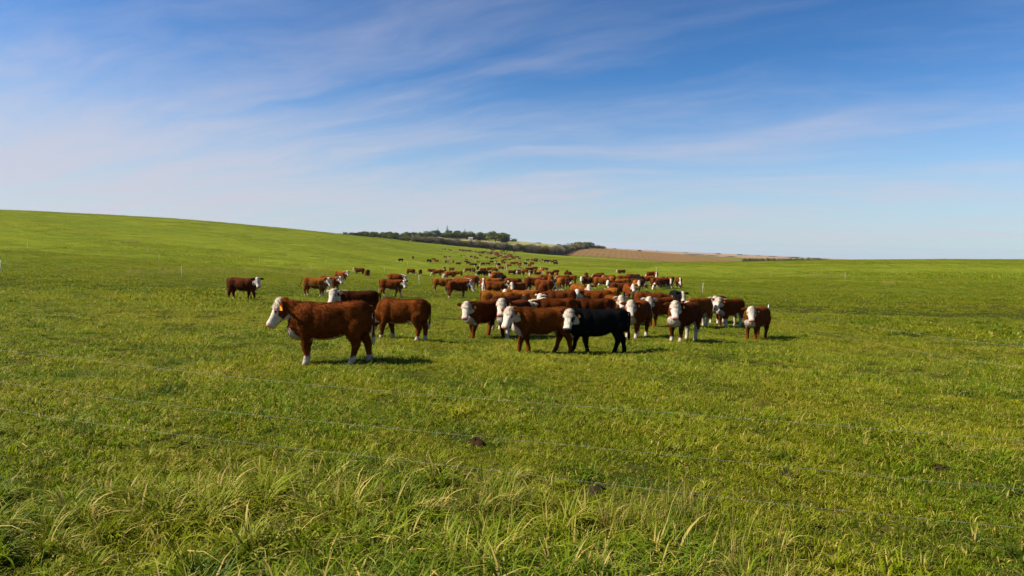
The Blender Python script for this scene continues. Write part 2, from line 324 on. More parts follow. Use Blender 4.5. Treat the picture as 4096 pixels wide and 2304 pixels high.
def cow_geometry(kind, yaw, gait, seed):
    """verts, faces of a closed-shell soup plus the landmark frames"""
    V, F = [], []
    def add(vf):
        b = len(V); V.extend(vf[0]); F.extend([tuple(i+b for i in f) for f in vf[1]])
    rs = np.random.RandomState(seed)
    dz = -.40 if kind == 'y' else 0.0
    X, Yv, Zv = np.eye(3)
    rows = []
    for x, zt, zb, hw in TORSO:
        zc = zb+(zt-zb)*.52
        rows.append(np.concatenate([[x, 0, zc+dz], Yv, Zv, [hw, zt-zc, zc-zb]]))
    add(loft(catmull(rows, 34), 28, 2.5))
    # neck and head
    N0 = np.array((.50, 0, .88+dz))
    e, Ln, pitch = {'s': (29, .42, 58), 'w': (21, .43, 60), 'h': (36, .43, 56), 'l': (4, .46, 63), 'g': (-45, .62, 72), 'y': (38, .43, 48)}[kind]
    e, pitch = R(e), R(pitch); y = R(yaw); ny = y*.55
    P = N0+Ln*np.array((math.cos(e)*math.cos(ny), math.cos(e)*math.sin(ny), math.sin(e)))
    h = np.array((math.cos(pitch)*math.cos(y), math.cos(pitch)*math.sin(y), -math.sin(pitch)))
    sd = np.array((-math.sin(y), math.cos(y), 0)); up = np.cross(h, sd)
    A0 = np.array((.30, 0, .86+dz)); t0 = unit((1, 0, .25 if e > 0 else -.15)); t1 = unit(unit(P-N0)+.25*h)
    rows = []
    for t in np.linspace(0, 1, 9):
        b = A0*(1-t)**3+3*(A0+t0*.28)*(1-t)**2*t+3*(P-t1*.20)*(1-t)*t*t+P*t**3
        tg = unit(-3*A0*(1-t)**2+3*(A0+t0*.28)*((1-t)**2-2*t*(1-t))+3*(P-t1*.2)*(2*t*(1-t)-t*t)+3*P*t*t)
        s2 = unit(Yv*(1-t)+sd*t); s2 = unit(s2-tg*np.dot(s2, tg)); u2 = np.cross(tg, s2)
        rows.append(np.concatenate([b, s2, u2, [.21*(1-t)+.112*t, .235*(1-t)+.098*t, .37*(1-t)**1.2+.19*t]]))
    neck = rows
    add(loft(catmull(rows, 18), 22, 2.2))
    rows = [np.concatenate([P+h*s, sd, up, [hw, ut, ub]]) for s, hw, ut, ub in HEAD]
    add(loft(catmull(rows, 24), 22, 2.4))
    bl = P+h*.0+up*.05                                            # poll
    add(loft([np.concatenate([bl+sd*q, up, h, [r_, r_*1.1, r_*1.1]]) for q, r_ in ((-.085, .03), (-.05, .062), (0, .075), (.05, .062), (.085, .03))], 12, 2))
    # legs: foot offset forward dx, sideways dy, lift
    stance = {'s': [(.0, 0), (.02, 0), (.05, 0), (-.08, 0)], 'one': [(-.01, 0), (.06, 0), (.13, 0), (-.17, 0)],
              'walk': [(.20, 0), (-.12, 0), (-.20, 0), (.16, 0)], 'walk2': [(-.10, 0), (.22, .05), (.18, 0), (-.20, 0)],
              'g': [(.14, 0), (-.10, 0), (.04, 0), (-.10, 0)], 'sq': [(.02, 0), (-.02, 0), (.02, 0), (-.03, 0)]}[gait]
    if kind != 'y':
        FRONT = [(.40, .125, .88, .16, .10), (.43, .150, .72, .155, .11), (.42, .162, .58, .118, .092), (.43, .155, .46, .088, .074), (.44, .15, .345, .074, .068),
                 (.435, .147, .25, .056, .053), (.43, .145, .15, .053, .051), (.435, .145, .09, .060, .057), (.455, .145, .045, .060, .058), (.468, .145, .002, .066, .062)]
        HIND = [(-.43, .12, .94, .19, .10), (-.45, .155, .78, .215, .12), (-.43, .17, .65, .185, .112), (-.445, .168, .54, .140, .095), (-.50, .16, .44, .100, .076), (-.53, .155, .365, .082, .068),
                (-.515, .15, .27, .062, .056), (-.505, .148, .16, .056, .052), (-.495, .148, .095, .062, .058), (-.472, .148, .045, .061, .058), (-.458, .148, .002, .067, .063)]
        for idx, (J, side) in enumerate(((FRONT, 1), (FRONT, -1), (HIND, 1), (HIND, -1))):
            dx, lift = stance[idx]; top = J[0][2]; rows = []
            for x, yy, z, rx, ry in J:
                k = max(0, (top-.18-z)/(top-.18)); bend = math.sin(min(1, k)*math.pi)*abs(dx)*(.18 if J is FRONT else .10)
                C = np.array((x+dx*k+bend, side*yy, z+lift*k))
                rows.append(np.concatenate([C, X, Yv, [rx, ry, ry]]))
            rows[-1][0] += .012
            # rings lie level: side axis = x, up axis = y
            add(loft(catmull(rows, 26), 14, 2.1))
    else:
        for side in (1, -1):
            pts = [(.40, .17, .40, .11), (.52, .22, .22, .085), (.68, .20, .09, .06), (.52, .20, .055, .045), (.44, .19, .05, .045)]
            add(loft(catmull([np.concatenate([[a, side*b, c], X, unit((0, 1, .3)), [r_, r_, r_]]) for a, b, c, r_ in pts], 14), 12, 2))
            pts = [(-.42, .20, .42, .17), (-.30, .30, .28, .15), (-.18, .34, .14, .10), (-.32, .34, .07, .06), (-.42, .32, .05, .05)]
            add(loft(catmull([np.concatenate([[a, side*b, c], X, unit((0, 1, .3)), [r_, r_, r_]]) for a, b, c, r_ in pts], 14), 12, 2))
    return V, F, dict(P=P, h=h, sd=sd, up=up, neck=neck, dz=dz)

def ear_geo(fr, side, thick):
    P, h, sd, up = fr['P'], fr['h'], fr['sd'], fr['up']
    o = P+h*.005+sd*side*.105+up*.030
    ax = unit(sd*side*1.0-h*.10-up*.14); bd = unit(h*.55-up*.85); bd = unit(bd-ax*np.dot(bd, ax)); nm = np.cross(ax, bd)
    rows = []
    for q, w in ((-.02, .026), (.025, .036), (.07, .055), (.115, .064), (.16, .054), (.20, .030), (.22, .010)):
        rows.append(np.concatenate([o+ax*q-up*q*q*1.1, bd, nm, [w, thick, thick]]))
    return loft(catmull(rows, 12), 12, 2), o+ax*.13-up*.035, ax, bd, nm
def tail_geo(swing, dz, seed):
    pts = [(-.62, 0, 1.07, .035), (-.70, 0, 1.06, .032), (-.735, 0, .97, .026), (-.74, 0, .85, .022), (-.735, 0, .70, .018), (-.725, 0, .58, .022), (-.72, 0, .50, .036), (-.72, 0, .42, .032), (-.72, 0, .34, .008)]
    rows = []
    for x, y, z, r_ in pts:
        k = max(0, 1.06-z)
        rows.append(np.concatenate([[x-swing*k*.75-.02*k, .03*math.sin(seed+k*4)+swing*.1*k, z+dz+abs(swing)*k*k*.35], (1, 0, 0), (0, 1, 0), [r_, r_, r_]]))
    return loft(catmull(rows, 20), 8, 2)

def coat_mask(co, no, fr, opts, seed):
    """white, pink and dark markings of the coat"""
    n1 = cnoise(co*1.0, seed); n2 = cnoise(co*2.6, seed+5)
    P, h, sd, up = fr['P'], fr['h'], fr['sd'], fr['up']; q = co-P; dz = fr['dz']
    s, l, w = q@h, q@sd, q@up
    x, y, z = co[:, 0], co[:, 1], co[:, 2]-dz
    W = np.zeros(len(co)); PK = np.zeros(len(co)); DK = np.zeros(len(co))
    sm = lambda v, a, b: np.clip((v-a)/(b-a), 0, 1)
    inh = (s > -.13) & (s < .60) & (np.abs(l) < .2) & (w < .22) & (w > -.235+.10*(s < .06))
    lim = .035+(.17 if 'c' in opts else .03)*sm(-w, -.01, .05)*(1-.8*sm(-w, .15, .19))-.11*sm(w, .0, .06)
    f = sm(s+.022*n1+.02*n2-lim, -.012, .018)*inh
    if 'z' in opts: f = f*sm(.058+.012*n1+.05*sm(s, .25, .4)-np.abs(l), -.01, .012)          # blaze only
    W = np.maximum(W, f)
    if 'p' in opts:
        ey = np.sqrt(((s-.175)/.072)**2+((np.abs(l)-.12)/.06)**2+((w-.02)/.07)**2); W *= sm(ey+.15*n2, .85, 1.1)
    if 'd' in opts: W *= np.where(inh, .06, 1)
    if 'b' not in opts:
        fr_ = (x-.50)*2.0+(.70-z)*1.25-np.abs(y)*(.75 if 'B' in opts else 1.35)+.10*n1+.06*n2-3.0*np.maximum(z-.63-.03*n1, 0)
        W = np.maximum(W, sm(fr_, .20 if 'B' in opts else .42, .29 if 'B' in opts else .52)*(~inh)*(z > .45))
        ul = (.505+.02*n1-z)+.06*(np.abs(y) < .1)
        W = np.maximum(W, sm(ul+.02+.02*n2+.05*(x < -.15), 0, .03)*(x > -.33)*(x < .36)*(np.abs(y) < .17)*(no[:, 2] < -.2)*(z > .40))
    if 'y' not in opts:
        for k, (fx, sy) in enumerate(((1, 1), (1, -1), (-1, 1), (-1, -1))):
            leg = (x*fx > .12) & (y*sy > 0) & (z < .6)
            lv = .165+.03*n1 if 'b' not in opts else np.full(len(co), -1.)
            if 'h' in opts and fx < 0: lv = .62+.06*n1-.25*(no[:, 0]*0+ (np.abs(y) > .2))
            if 'f' in opts and fx > 0: lv = .34+.04*n1-.3*(sy < 0)
            if (k in (0, 1) and 'n' in opts) or 'N' in opts: lv = lv-1
            W = np.maximum(W, sm(lv+.02*n2-z, -.015, .02)*leg*(.82-.25*sm(.10-z, 0, .08)+.1*n2).clip(0, 1))
    if 'm' in opts or 'M' in opts:
        NC = np.array([r_[0:3] for r_ in fr['neck']]); NU = np.array([r_[6:9] for r_ in fr['neck']]); NS = np.array([r_[3:6] for r_ in fr['neck']])
        d2 = ((co[:, None]-NC[None])**2).sum(-1); k = d2.argmin(1)
        lat = np.abs(((co-NC[k])*NS[k]).sum(1)); hi = ((co-NC[k])*NU[k]).sum(1)
        W = np.maximum(W, sm((.075 if 'M' in opts else .05)+.012*n1-lat, -.008, .012)*(hi > .04)*(k >= 2)*(x > .25))
    PK = np.maximum(PK, sm(s+.01*n2, .404, .427)*inh*sm(w, -.10, -.07)) if 'b' not in opts else PK
    if 'b' in opts: DK = np.maximum(DK, sm(s, .40, .42)*inh)
    er = np.sqrt(((s-.15)/.034)**2+((w-.02)/.026)**2); PK = np.maximum(PK, .9*sm(-er, -1.6, -1.0)*inh*(np.abs(l) > .08)*(W > .4))
    DK = np.maximum(DK, .75*sm(.03-z, 0, .015)*(fr['dz'] == 0))
    return W, PK, DK

def coat_material():
    m, nt, out = new_mat('cow_coat'); L = nt.links.new
    b = ND(nt, 'ShaderNodeBsdfPrincipled'); L(b.outputs[0], out.inputs[0])
    b.inputs['Roughness'].default_value = .85; b.inputs['Specular IOR Level'].default_value = .05
    b.inputs['Sheen Weight'].default_value = .0; b.inputs['Sheen Roughness'].default_value = .5; b.inputs['Sheen Tint'].default_value = (1, .75, .5, 1)
    at = ND(nt, 'ShaderNodeAttribute', attribute_name='coat'); sp = ND(nt, 'ShaderNodeSeparateColor'); L(at.outputs['Color'], sp.inputs[0])
    oi = ND(nt, 'ShaderNodeObjectInfo'); tc = ND(nt, 'ShaderNodeTexCoord')
    def nz(sc, scl=(1, 1, 1), det=4):
        mp = ND(nt, 'ShaderNodeMapping'); mp.inputs['Scale'].default_value = scl; L(tc.outputs['Object'], mp.inputs[0])
        ad = ND(nt, 'ShaderNodeVectorMath', operation='ADD'); L(mp.outputs[0], ad.inputs[0]); L(oi.outputs['Random'], ad.inputs[1])
        n = ND(nt, 'ShaderNodeTexNoise'); n.inputs['Scale'].default_value = sc; n.inputs['Detail'].default_value = det; L(ad.outputs[0], n.inputs['Vector']); return n.outputs[0]
    big = RANGE(nt, nz(3.5), .3, .7, .68, 1.3); hair = RANGE(nt, nz(30, (.35, 1, .8), 5), .3, .7, .74, 1.26)
    f = MATH(nt, 'MULTIPLY', MATH(nt, 'MULTIPLY', big, hair), RANGE(nt, at.outputs['Alpha'], 0, 1, .45, 1.55, False))
    v = ND(nt, 'ShaderNodeVectorMath', operation='SCALE'); L(oi.outputs['Color'], v.inputs[0]); L(f, v.inputs['Scale'])
    wv = ND(nt, 'ShaderNodeVectorMath', operation='SCALE'); wv.inputs[0].default_value = (.56, .475, .365); L(RANGE(nt, nz(26, (1, 1, .6)), .3, .7, .70, 1.12), wv.inputs['Scale'])
    c = MIX(nt, sp.outputs[0], v.outputs[0], wv.outputs[0])
    c = MIX(nt, sp.outputs[1], c, (.60, .27, .20)); c = MIX(nt, sp.outputs[2], c, (.02, .016, .014))
    L(c, b.inputs['Base Color'])
    bp = ND(nt, 'ShaderNodeBump'); bp.inputs['Strength'].default_value = .3; bp.inputs['Distance'].default_value = .010; L(nz(55, (.8, 1, .45), 5), bp.inputs['Height']); L(bp.outputs[0], b.inputs['Normal'])
    return m
M_COAT = coat_material()
M_EYE = simple_mat('eye_gloss', (.012, .008, .006), .15, .1, 8, .6)
M_TAG = simple_mat('ear_tag_plastic', (.85, .27, .012), .45, .06, 20, .4)
M_NOSTRIL = simple_mat('nostril_skin', (.05, .022, .02), .6)
COATS = {'r': (.112, .0262, .0026), 'd': (.056, .0125, .0022), 'l': (.160, .047, .0044), 'b': (.0042, .0039, .0042), 'm': (.080, .0182, .0024)}
VOX = {0: .0175, 1: .030, 2: .05}
_cache = {}
def set_coat(me, W, PK, DK, A=None):
    at = me.color_attributes.new('coat', 'FLOAT_COLOR', 'POINT')
    a = np.ones((len(W), 4), np.float32); a[:, 0] = W; a[:, 1] = PK; a[:, 2] = DK; a[:, 3] = .5 if A is None else A
    at.data.foreach_set('color', a.ravel())
def mesh_arrays(me):
    n = len(me.vertices); co = np.empty(n*3, np.float32); me.vertices.foreach_get('co', co)
    no = np.empty(n*3, np.float32); me.vertices.foreach_get('normal', no)
    return co.reshape(-1, 3).astype(float), no.reshape(-1, 3).astype(float)
def cow_parts(lod, kind, yaw, gait, opts, seed, swing):
    key = (lod, kind, yaw, gait, opts, seed if lod == 0 else 0, swing)
    if key in _cache: return _cache[key]
    V, F, fr = cow_geometry(kind, yaw, gait, seed)
    if lod == 2:
        for side in (1, -1):
            g = ear_geo(fr, side, .03)[0]; b = len(V); V.extend(g[0]); F.extend([tuple(i+b for i in f) for f in g[1]])
        g = tail_geo(swing, fr['dz'], seed); b = len(V); V.extend([v*np.array((1, 2.2, 1)) for v in g[0]]); F.extend([tuple(i+b for i in f) for f in g[1]])
    tmp = mesh_obj('tmp', V, F)
    rm = tmp.modifiers.new('r', 'REMESH'); rm.mode = 'VOXEL'; rm.voxel_size = VOX[lod]; rm.use_smooth_shade = True
    sm = tmp.modifiers.new('s', 'SMOOTH'); sm.factor = .5; sm.iterations = {0: 9, 1: 4, 2: 2}[lod]
    dg = bpy.context.evaluated_depsgraph_get()
    me = bpy.data.meshes.new_from_object(tmp.evaluated_get(dg)); me.name = 'body'
    tm = tmp.data; bpy.data.objects.remove(tmp); bpy.data.meshes.remove(tm)
    co, no = mesh_arrays(me)
    if kind != 'y':
        q = co-fr['P']; hd = ((q@fr['h']) > -.10) & (np.abs(q@fr['sd']) < .20) & (np.abs(q@fr['up']) < .27)
        bd = np.zeros(len(co))
        for bx_, by_, bz_, rx_, rz_, hh_ in BUMPS:
            bd += hh_*np.exp(-((co[:, 0]-bx_)/rx_)**2-((co[:, 2]-bz_)/rz_)**2-((np.abs(co[:, 1])-by_)/.13)**2)
        co = co+no*(bd*(~hd))[:, None]; me.vertices.foreach_set('co', co.astype(np.float32).ravel()); me.update(); co, no = mesh_arrays(me)
    if lod == 0:
        nn = cnoise(co*2.2, seed)*.6+cnoise(co*6.0, seed+2)*.5
        q = co-fr['P']; hd = ((q@fr['h']) > .06) & (np.abs(q@fr['sd']) < .17)
        amp = np.where(hd, .0010, .0026)*np.where(co[:, 2] < .35, .25, 1.0)
        co = co+no*(nn*amp)[:, None]; me.vertices.foreach_set('co', co.astype(np.float32).ravel()); me.update()
    W, PK, DK = coat_mask(co, no, fr, opts, seed); set_coat(me, W, PK, DK)
    me.materials.clear(); me.materials.append(M_COAT); me.polygons.foreach_set('use_smooth', np.ones(len(me.polygons), bool))
    parts = [('body', me)]
    if lod < 2:
        for side in (1, -1):
            (v, f), tip, ax, bd, nm = ear_geo(fr, side, .012 if lod == 0 else .018)
            o = mesh_obj('ear', v, f, M_COAT, link=False); k = .85 if 'k' in opts else 0.
            set_coat(o.data, np.full(len(v), k), np.zeros(len(v)), np.zeros(len(v))); parts.append(('ear', o.data)); bpy.data.objects.remove(o)
            if side == 1 and lod == 0 and 't' in opts:
                tv = []; q = unit(fr['h']*.6+fr['sd']*.25-fr['up']*.1); hx = unit(np.cross(q, (0, 0, 1))); hz = np.array((0, 0, 1.))
                for d in (.0, .006):
                    for a, c in ((-.03, 0), (.03, 0), (.034, -.07), (-.034, -.07), (-.012, .022), (.012, .022)): tv.append(tip+q*(.028+d)+hx*a+hz*(c+.015))
                tf = [(0, 1, 2, 3), (9, 8, 7, 6), (4, 5, 1, 0), (6, 7, 11, 10)] + [(i, j, j+6, i+6) for i, j in ((1, 2), (2, 3), (3, 0), (0, 4), (4, 5), (5, 1))]
                o = mesh_obj('ear_tag', tv, tf, M_TAG, smooth=False, link=False); parts.append(('ear_tag', o.data)); bpy.data.objects.remove(o)
        v, f = tail_geo(swing, fr['dz'], seed); o = mesh_obj('tail', v, f, M_COAT, link=False); v = np.array(v)
        set_coat(o.data, np.clip((.52+fr['dz']-v[:, 2])/.05, 0, 1)*(0. if 'b' in opts else .8), np.zeros(len(v)), np.zeros(len(v))); parts.append(('tail', o.data)); bpy.data.objects.remove(o)
    if lod == 0:
        P, h, sd, up = fr['P'], fr['h'], fr['sd'], fr['up']
        def ball(c, r1, r2, r3, mat, name):
            rows = [np.concatenate([c+h*r1*math.cos(t), sd, up, [r2*math.sin(t)+1e-4, r3*math.sin(t)+1e-4, r3*math.sin(t)+1e-4]]) for t in np.linspace(math.pi, 0, 8)]
            v, f = loft(rows, 10, 2); o = mesh_obj(name, v, f, mat, link=False); parts.append((name, o.data)); bpy.data.objects.remove(o)
        for side in (1, -1):
            ball(P+h*.150+sd*side*.116+up*.022, .031, .021, .025, M_EYE, 'eye')
            ball(P+h*.457+sd*side*.049+up*.005, .016, .018, .014, M_NOSTRIL, 'nostril')
        # coat hair: short tapered strands over the hide, longer curls on the poll
        rs = np.random.RandomState(seed+11); me.calc_loop_triangles()
        T = np.empty(len(me.loop_triangles)*3, np.int32); me.loop_triangles.foreach_get('vertices', T); T = T.reshape(-1, 3)
        a, b_, c = co[T[:, 0]], co[T[:, 1]], co[T[:, 2]]; ar = np.linalg.norm(np.cross(b_-a, c-a), axis=1)
        mid = (a+b_+c)/3; q = mid-P; ms = q@h; onhead = (ms > -.14) & (np.abs(q@sd) < .19) & (np.abs(q@up) < .27)
        face = onhead & (ms > .14); poll = onhead & (ms <= .14) & (q@up > -.03)
        wgt = ar*np.where(face, .8, np.where(poll, 5.0, 1.0))*np.where(mid[:, 2] < .22, .4, 1); wgt /= wgt.sum()
        N = 17000; pick = rs.choice(len(T), N, p=wgt); u1 = np.sqrt(rs.rand(N)); u2 = rs.rand(N)
        w3 = np.stack([1-u1, u1*(1-u2), u1*u2], 1)
        p = (co[T[pick]]*w3[..., None]).sum(1); n = (no[T[pick]]*w3[..., None]).sum(1); n /= np.linalg.norm(n, axis=1, keepdims=True)+1e-9
        fl = np.tile(np.array((-.55, 0, -.85)), (N, 1)); hm = onhead[pick]; pm = poll[pick]; fm = face[pick]
        fl[hm] = -h*.6-up*.2; fl = fl-n*(fl*n).sum(1, keepdims=True)
        fl /= np.linalg.norm(fl, axis=1, keepdims=True)+1e-6
        d = fl*np.where(pm, .35, .9)[:, None]+n*np.where(pm, .8, .42)[:, None]+rs.randn(N, 3)*np.where(pm, .55, .28)[:, None]; d /= np.linalg.norm(d, axis=1, keepdims=True)
        ln = np.where(pm, rs.uniform(.028, .055, N), np.where(fm, rs.uniform(.008, .015, N), rs.uniform(.026, .050, N)))
        ln *= np.where(p[:, 2] < .35, .55, 1); brk = (p[:, 0] > .55) & (p[:, 2] < .7) & ~hm; ln = np.where(brk, ln*1.7, ln)
        sdv = np.cross(d, n+rs.randn(N, 3)*.3); sdv /= np.linalg.norm(sdv, axis=1, keepdims=True)+1e-9
        wd = np.where(pm, .006, .0052)[:, None]
        sdv *= np.where((np.cross(2*sdv*wd, d)*n).sum(1) < 0, -1., 1.)[:, None]
        HV = np.stack([p-n*.004-sdv*wd, p-n*.004+sdv*wd, p+d*ln[:, None]], 1).reshape(-1, 3)
        o = mesh_obj('hair', HV, np.arange(N*3).reshape(-1, 3), M_COAT, link=False)
        o.data.normals_split_custom_set_from_vertices([tuple(q) for q in np.repeat(unitn(n+d*.25+rs.randn(N, 3)*.10), 3, axis=0)])
        hw = np.repeat((W[T[pick]]*w3).sum(1), 3); hp = np.repeat((PK[T[pick]]*w3).sum(1), 3); hk = np.repeat((DK[T[pick]]*w3).sum(1), 3)
        set_coat(o.data, hw, hp, hk, np.repeat(np.clip(.5+.28*rs.randn(N), 0, 1), 3)); parts.append(('hair', o.data)); bpy.data.objects.remove(o)
    _cache[key] = parts
    return parts

CATTLE = []
BACK = 1.13
def put_cow(x, mode, row, heading, kind, yaw=0, coat='r', opts='', label=None, group=None, size=1.0, gait=None, swing=0.0, name='cow'):
    rs = random.Random(int(x*7+row*13))
    if mode == 'f': p = hit(x, row)
    else:
        p = hit(x, row, h=(BACK*size if kind != 'y' else .75)); p[2] = ground(p[0], p[1])
    d = p[1]; lod = 0 if d < 30 else (1 if d < 82 else 2)
    if gait is None: gait = 'g' if kind == 'g' else rs.choice(['s', 'sq', 'g', 'one'])
    seed = int(x) % 97 if lod == 0 else 0
    if lod >= 1: yaw = round(yaw/25)*25; gait = {'walk2': 'walk', 'one': 'g', 's': 'sq'}.get(gait, gait)
    if lod == 2: opts = ''.join(c for c in opts if c in 'bmMBzy'); yaw = round(yaw/50)*50; gait = 'g' if kind in 'gl' else 'sq'; swing = 0
    if coat == 'b' and 'b' not in opts: opts += 'b'
    if kind == 'y' and 'y' not in opts: opts += 'y'
    if lod == 0 and 't' not in opts: opts += 't'
    parts = cow_parts(lod, kind, yaw, gait, ''.join(sorted(set(opts))), seed, swing)
    c = COATS[coat]; k = rs.uniform(.85, 1.15); col = (c[0]*k, c[1]*k*rs.uniform(.92, 1.08), c[2]*k, 1)
    M = Matrix.Translation(tuple(p)) @ Matrix.Rotation(R(heading), 4, 'Z') @ Matrix.Scale(size*(1 if lod == 0 else rs.uniform(.97, 1.04)), 4)
    # stand on the slope: tilt with the ground along the body
    hx, hy = math.cos(R(heading)), math.sin(R(heading))
    sl = math.atan2(float(ground(p[0]+hx*.5, p[1]+hy*.5)-ground(p[0]-hx*.5, p[1]-hy*.5)), 1.0)
    M = M @ Matrix.Rotation(-sl, 4, 'Y')
    if lod == 2:
        o = bpy.data.objects.new(name, parts[0][1]); COL.objects.link(o); o.color = col; root = o
    else:
        root = bpy.data.objects.new(name, None); COL.objects.link(root); root.empty_display_size = .2
        for nm, me in parts:
            ch = bpy.data.objects.new(nm, me); COL.objects.link(ch); ch.parent = root; ch.color = col
    root.matrix_world = M
    tag(root, label, 'cow', group); CATTLE.append((root, x, row, d)); return root

# the herd: photo column, 'f' row of the feet or 't' row of the back, heading (0 right, 90 away, 180 left, 270 towards), pose, head turn, coat, marks
G1 = 'young cattle at the front of the herd'; G2 = 'cattle standing in the middle of the herd'; G3 = 'cattle grazing farther back'
K = put_cow
# --- front, left
K(1331,'f',1457,182,'s',8,'r','cB','big red-brown calf in left profile, nearest the camera, white poll and chest',G1,1.0,'one')
K(1432,'t',1163,192,'s',62,'d','km','dark red calf half hidden behind the nearest calf, white curly face turned to camera',G1)
K(1612,'f',1362,166,'g',0,'r','','shaggy red-brown calf grazing, rump to the right, just behind the nearest calf',G1)
K(968,'f',1203,358,'s',-62,'d','n','lone slim dark red calf standing far left of herd, white blaze facing camera',G1,1.0,'one',.05)
K(1258,'f',1187,352,'s',-32,'l','','light red calf facing right with its tail swung out, behind the two wires',G1,1.02,'sq',.55)
K(1318,'f',1172,342,'s',-25,'r','k','calf whose white face shows just beyond the tail-swinging calf',G1)
K(1562,'f',1188,0,'w',-55,'r','f','red calf walking right, white face turned to camera, right of the tail-swinging calf',G1,1.0,'walk2')
K(1583,'t',1095,352,'l',-25,'r','Mk','calf with white mane and lowered head, directly behind the red walking calf',G1)
K(1363,'f',1128,338,'s',-20,'l','Mm','red and white calf facing right, white neck and belly, upper left of the herd',G1)
K(1438,'f',1101,176,'s',15,'m','','dark calf facing left, touching noses with the red and white one',G3)
K(1470,'f',1111,93,'g',0,'r','','calf seen from behind, right of the dark calf facing left',G3)
K(1643,'f',1102,345,'g',0,'m','','grazing calf facing right, left of the round-rumped one by the white post',G3)
K(1681,'f',1103,92,'g',0,'r','','round red rump seen from behind, above the tall white post',G3)
# --- front row, centre
K(1936,'f',1351,228,'w',32,'r','BN','curly-faced calf stepping towards camera, left end of the tight front group',G1,1.0,'walk')
K(2055,'f',1352,236,'h',28,'m','BMf','calf with tall clean white face and long white chest, second in the front group',G1)
K(2018,'f',1318,232,'l',35,'d','k','calf of which only the pink muzzle shows, under the tall white-faced one',G1)
K(2172,'f',1412,187,'w',46,'r','BN','red calf in front, white three-quarter face low, pink ringed eye, orange tag',G1,.96,'walk')
K(2400,'f',1416,186,'w',62,'b','bpt','black calf with white face, black eye patches and black nose, in the front',G1,.95,'walk2')
K(2225,'t',1192,182,'l',40,'r','kM','calf with creamy curly poll looking over the back of the front red calf',G1)
K(2246,'t',1164,182,'l',48,'m','k','curly-polled calf one row behind, its body ending at the bare grass gap',G1)
K(2098,'t',1160,180,'s',52,'l','','light red calf facing left, white head and orange tag above the front group',G1)
K(2381,'t',1193,182,'l',50,'m','','calf whose curly white poll rises right above the black calf',G1)
K(2386,'t',1164,182,'s',60,'r','','pale-faced calf behind the black one, brown ear out to the left',G1)
K(2320,'t',1140,305,'s',-15,'l','','calf with white face over red shoulder, between two white polls behind black calf',G2)
K(2458,'t',1183,282,'s',-8,'r','k','face-on calf with orange tag just above the rump of the black calf',G1)
K(2545,'f',1350,240,'s',24,'r','B','front calf with long white face right of the black one, chest towards camera',G1,1.0,'sq')
K(2645,'f',1306,210,'s',52,'r','BkN','calf with square white face and white ears, behind long-faced calf',G1,1.0,'sq')
K(2732,'f',1366,229,'s',34,'m','Bh','stocky calf with curly white forehead, white chest and white hind legs',G1,1.0,'sq')
K(2598,'t',1169,2,'l',0,'m','','long dark red back stretching right behind the square-faced calf',G1)
K(2709,'t',1168,272,'s',-3,'b','bz','black calf with narrow white blaze looking over the backs',G1)
K(2790,'f',1308,222,'l',25,'l','h','rusty calf with lowered white face, right of the blazed black one',G1)
K(2868,'f',1292,238,'s',30,'d','Bk','dark bodied calf with tilted white face, second from right end',G1)
K(2918,'f',1306,216,'s',12,'r','BMhf','calf with white legs, white collar and face turned left, near right end',G1,1.0,'sq')
K(3024,'f',1357,229,'s',30,'r','BN','rightmost calf of the front group, stocky, broad white face and chest',G1,.96,'sq')
# --- second rows, left centre
K(1765,'f',1167,6,'s',0,'l','','pale rusty calf seen from its side, left of the big one showing its tail',G2,.95,'sq')
K(1826,'f',1194,32,'s',-40,'r','','calf turned away with brown tail and white face in right profile',G2,1.02,'one',.1)
K(1852,'f',1168,338,'g',0,'r','','grazing calf whose white face shows right of the calf turned away',G2)
K(1842,'t',1109,350,'l',-10,'l','M','red back with white nape just above the calf turned away',G2)
K(1884,'f',1152,342,'g',0,'r','m','large red calf grazing right with dark belly, above the white-faced grazer',G2,1.05)
K(1932,'f',1163,272,'g',0,'r','Mf','calf grazing head-on with white forelegs and white patch on its back',G2)
K(1976,'t',1113,4,'g',0,'l','M','light red calf grazing right, first of two overlapping backs',G2)
K(1986,'t',1124,352,'s',-15,'r','p','calf with brown eye patch on white face, second of two overlapping backs',G2)
K(2070,'t',1129,232,'s',38,'r','p','calf with wide white face looking at camera from the middle of the herd',G2)
K(2052,'t',1112,8,'g',0,'r','','round red back behind the wide white face',G2)
K(1992,'t',1165,4,'l',10,'l','','light back just behind the tall white-faced calf',G2)
# --- second rows, centre and right
K(2137,'f',1169,2,'g',0,'d','','very dark red calf with white hind foot, centre of the herd',G2,1.05)
K(2114,'t',1112,268,'g',0,'r','M','calf with white breast stripe left of the very dark one',G2)
K(2131,'t',1106,0,'l',-20,'l','','calf with lowered head behind the very dark one',G2)
K(2178,'t',1119,348,'g',0,'r','M','calf with broad white mane sloping down to its head, centre of the herd',G2)
K(2172,'t',1136,86,'g',0,'m','','round dark rump seen from behind below the broad white mane',G2)
K(2202,'f',1145,92,'g',0,'l','','rusty rump with hanging tail right of the broad white mane',G2)
K(2252,'t',1102,182,'g',0,'r','M','calf grazing left with white neck line, behind the rusty rumps',G2)
K(2242,'f',1163,96,'g',0,'l','','big rusty rump seen from behind with white at the hocks, centre',G2,1.05)
K(2256,'t',1108,322,'g',0,'d','d','dark calf with black face grazing, right of the big rusty rump',G2)
K(2282,'f',1139,178,'g',0,'l','','pale rusty calf standing alone in the gap, hindquarters right',G2,.95)
K(2182,'t',1099,2,'g',0,'r','','square red back above the broad white mane',G2)
K(2356,'f',1155,182,'s',66,'d','','dark calf with clean white face and orange tag, right of the gap',G2)
K(2405,'f',1158,350,'g',0,'l','M','light red calf with white mane and white face down, centre right',G2)
K(2345,'t',1099,88,'g',0,'m','','narrow brown rump below the white-topped post',G2)
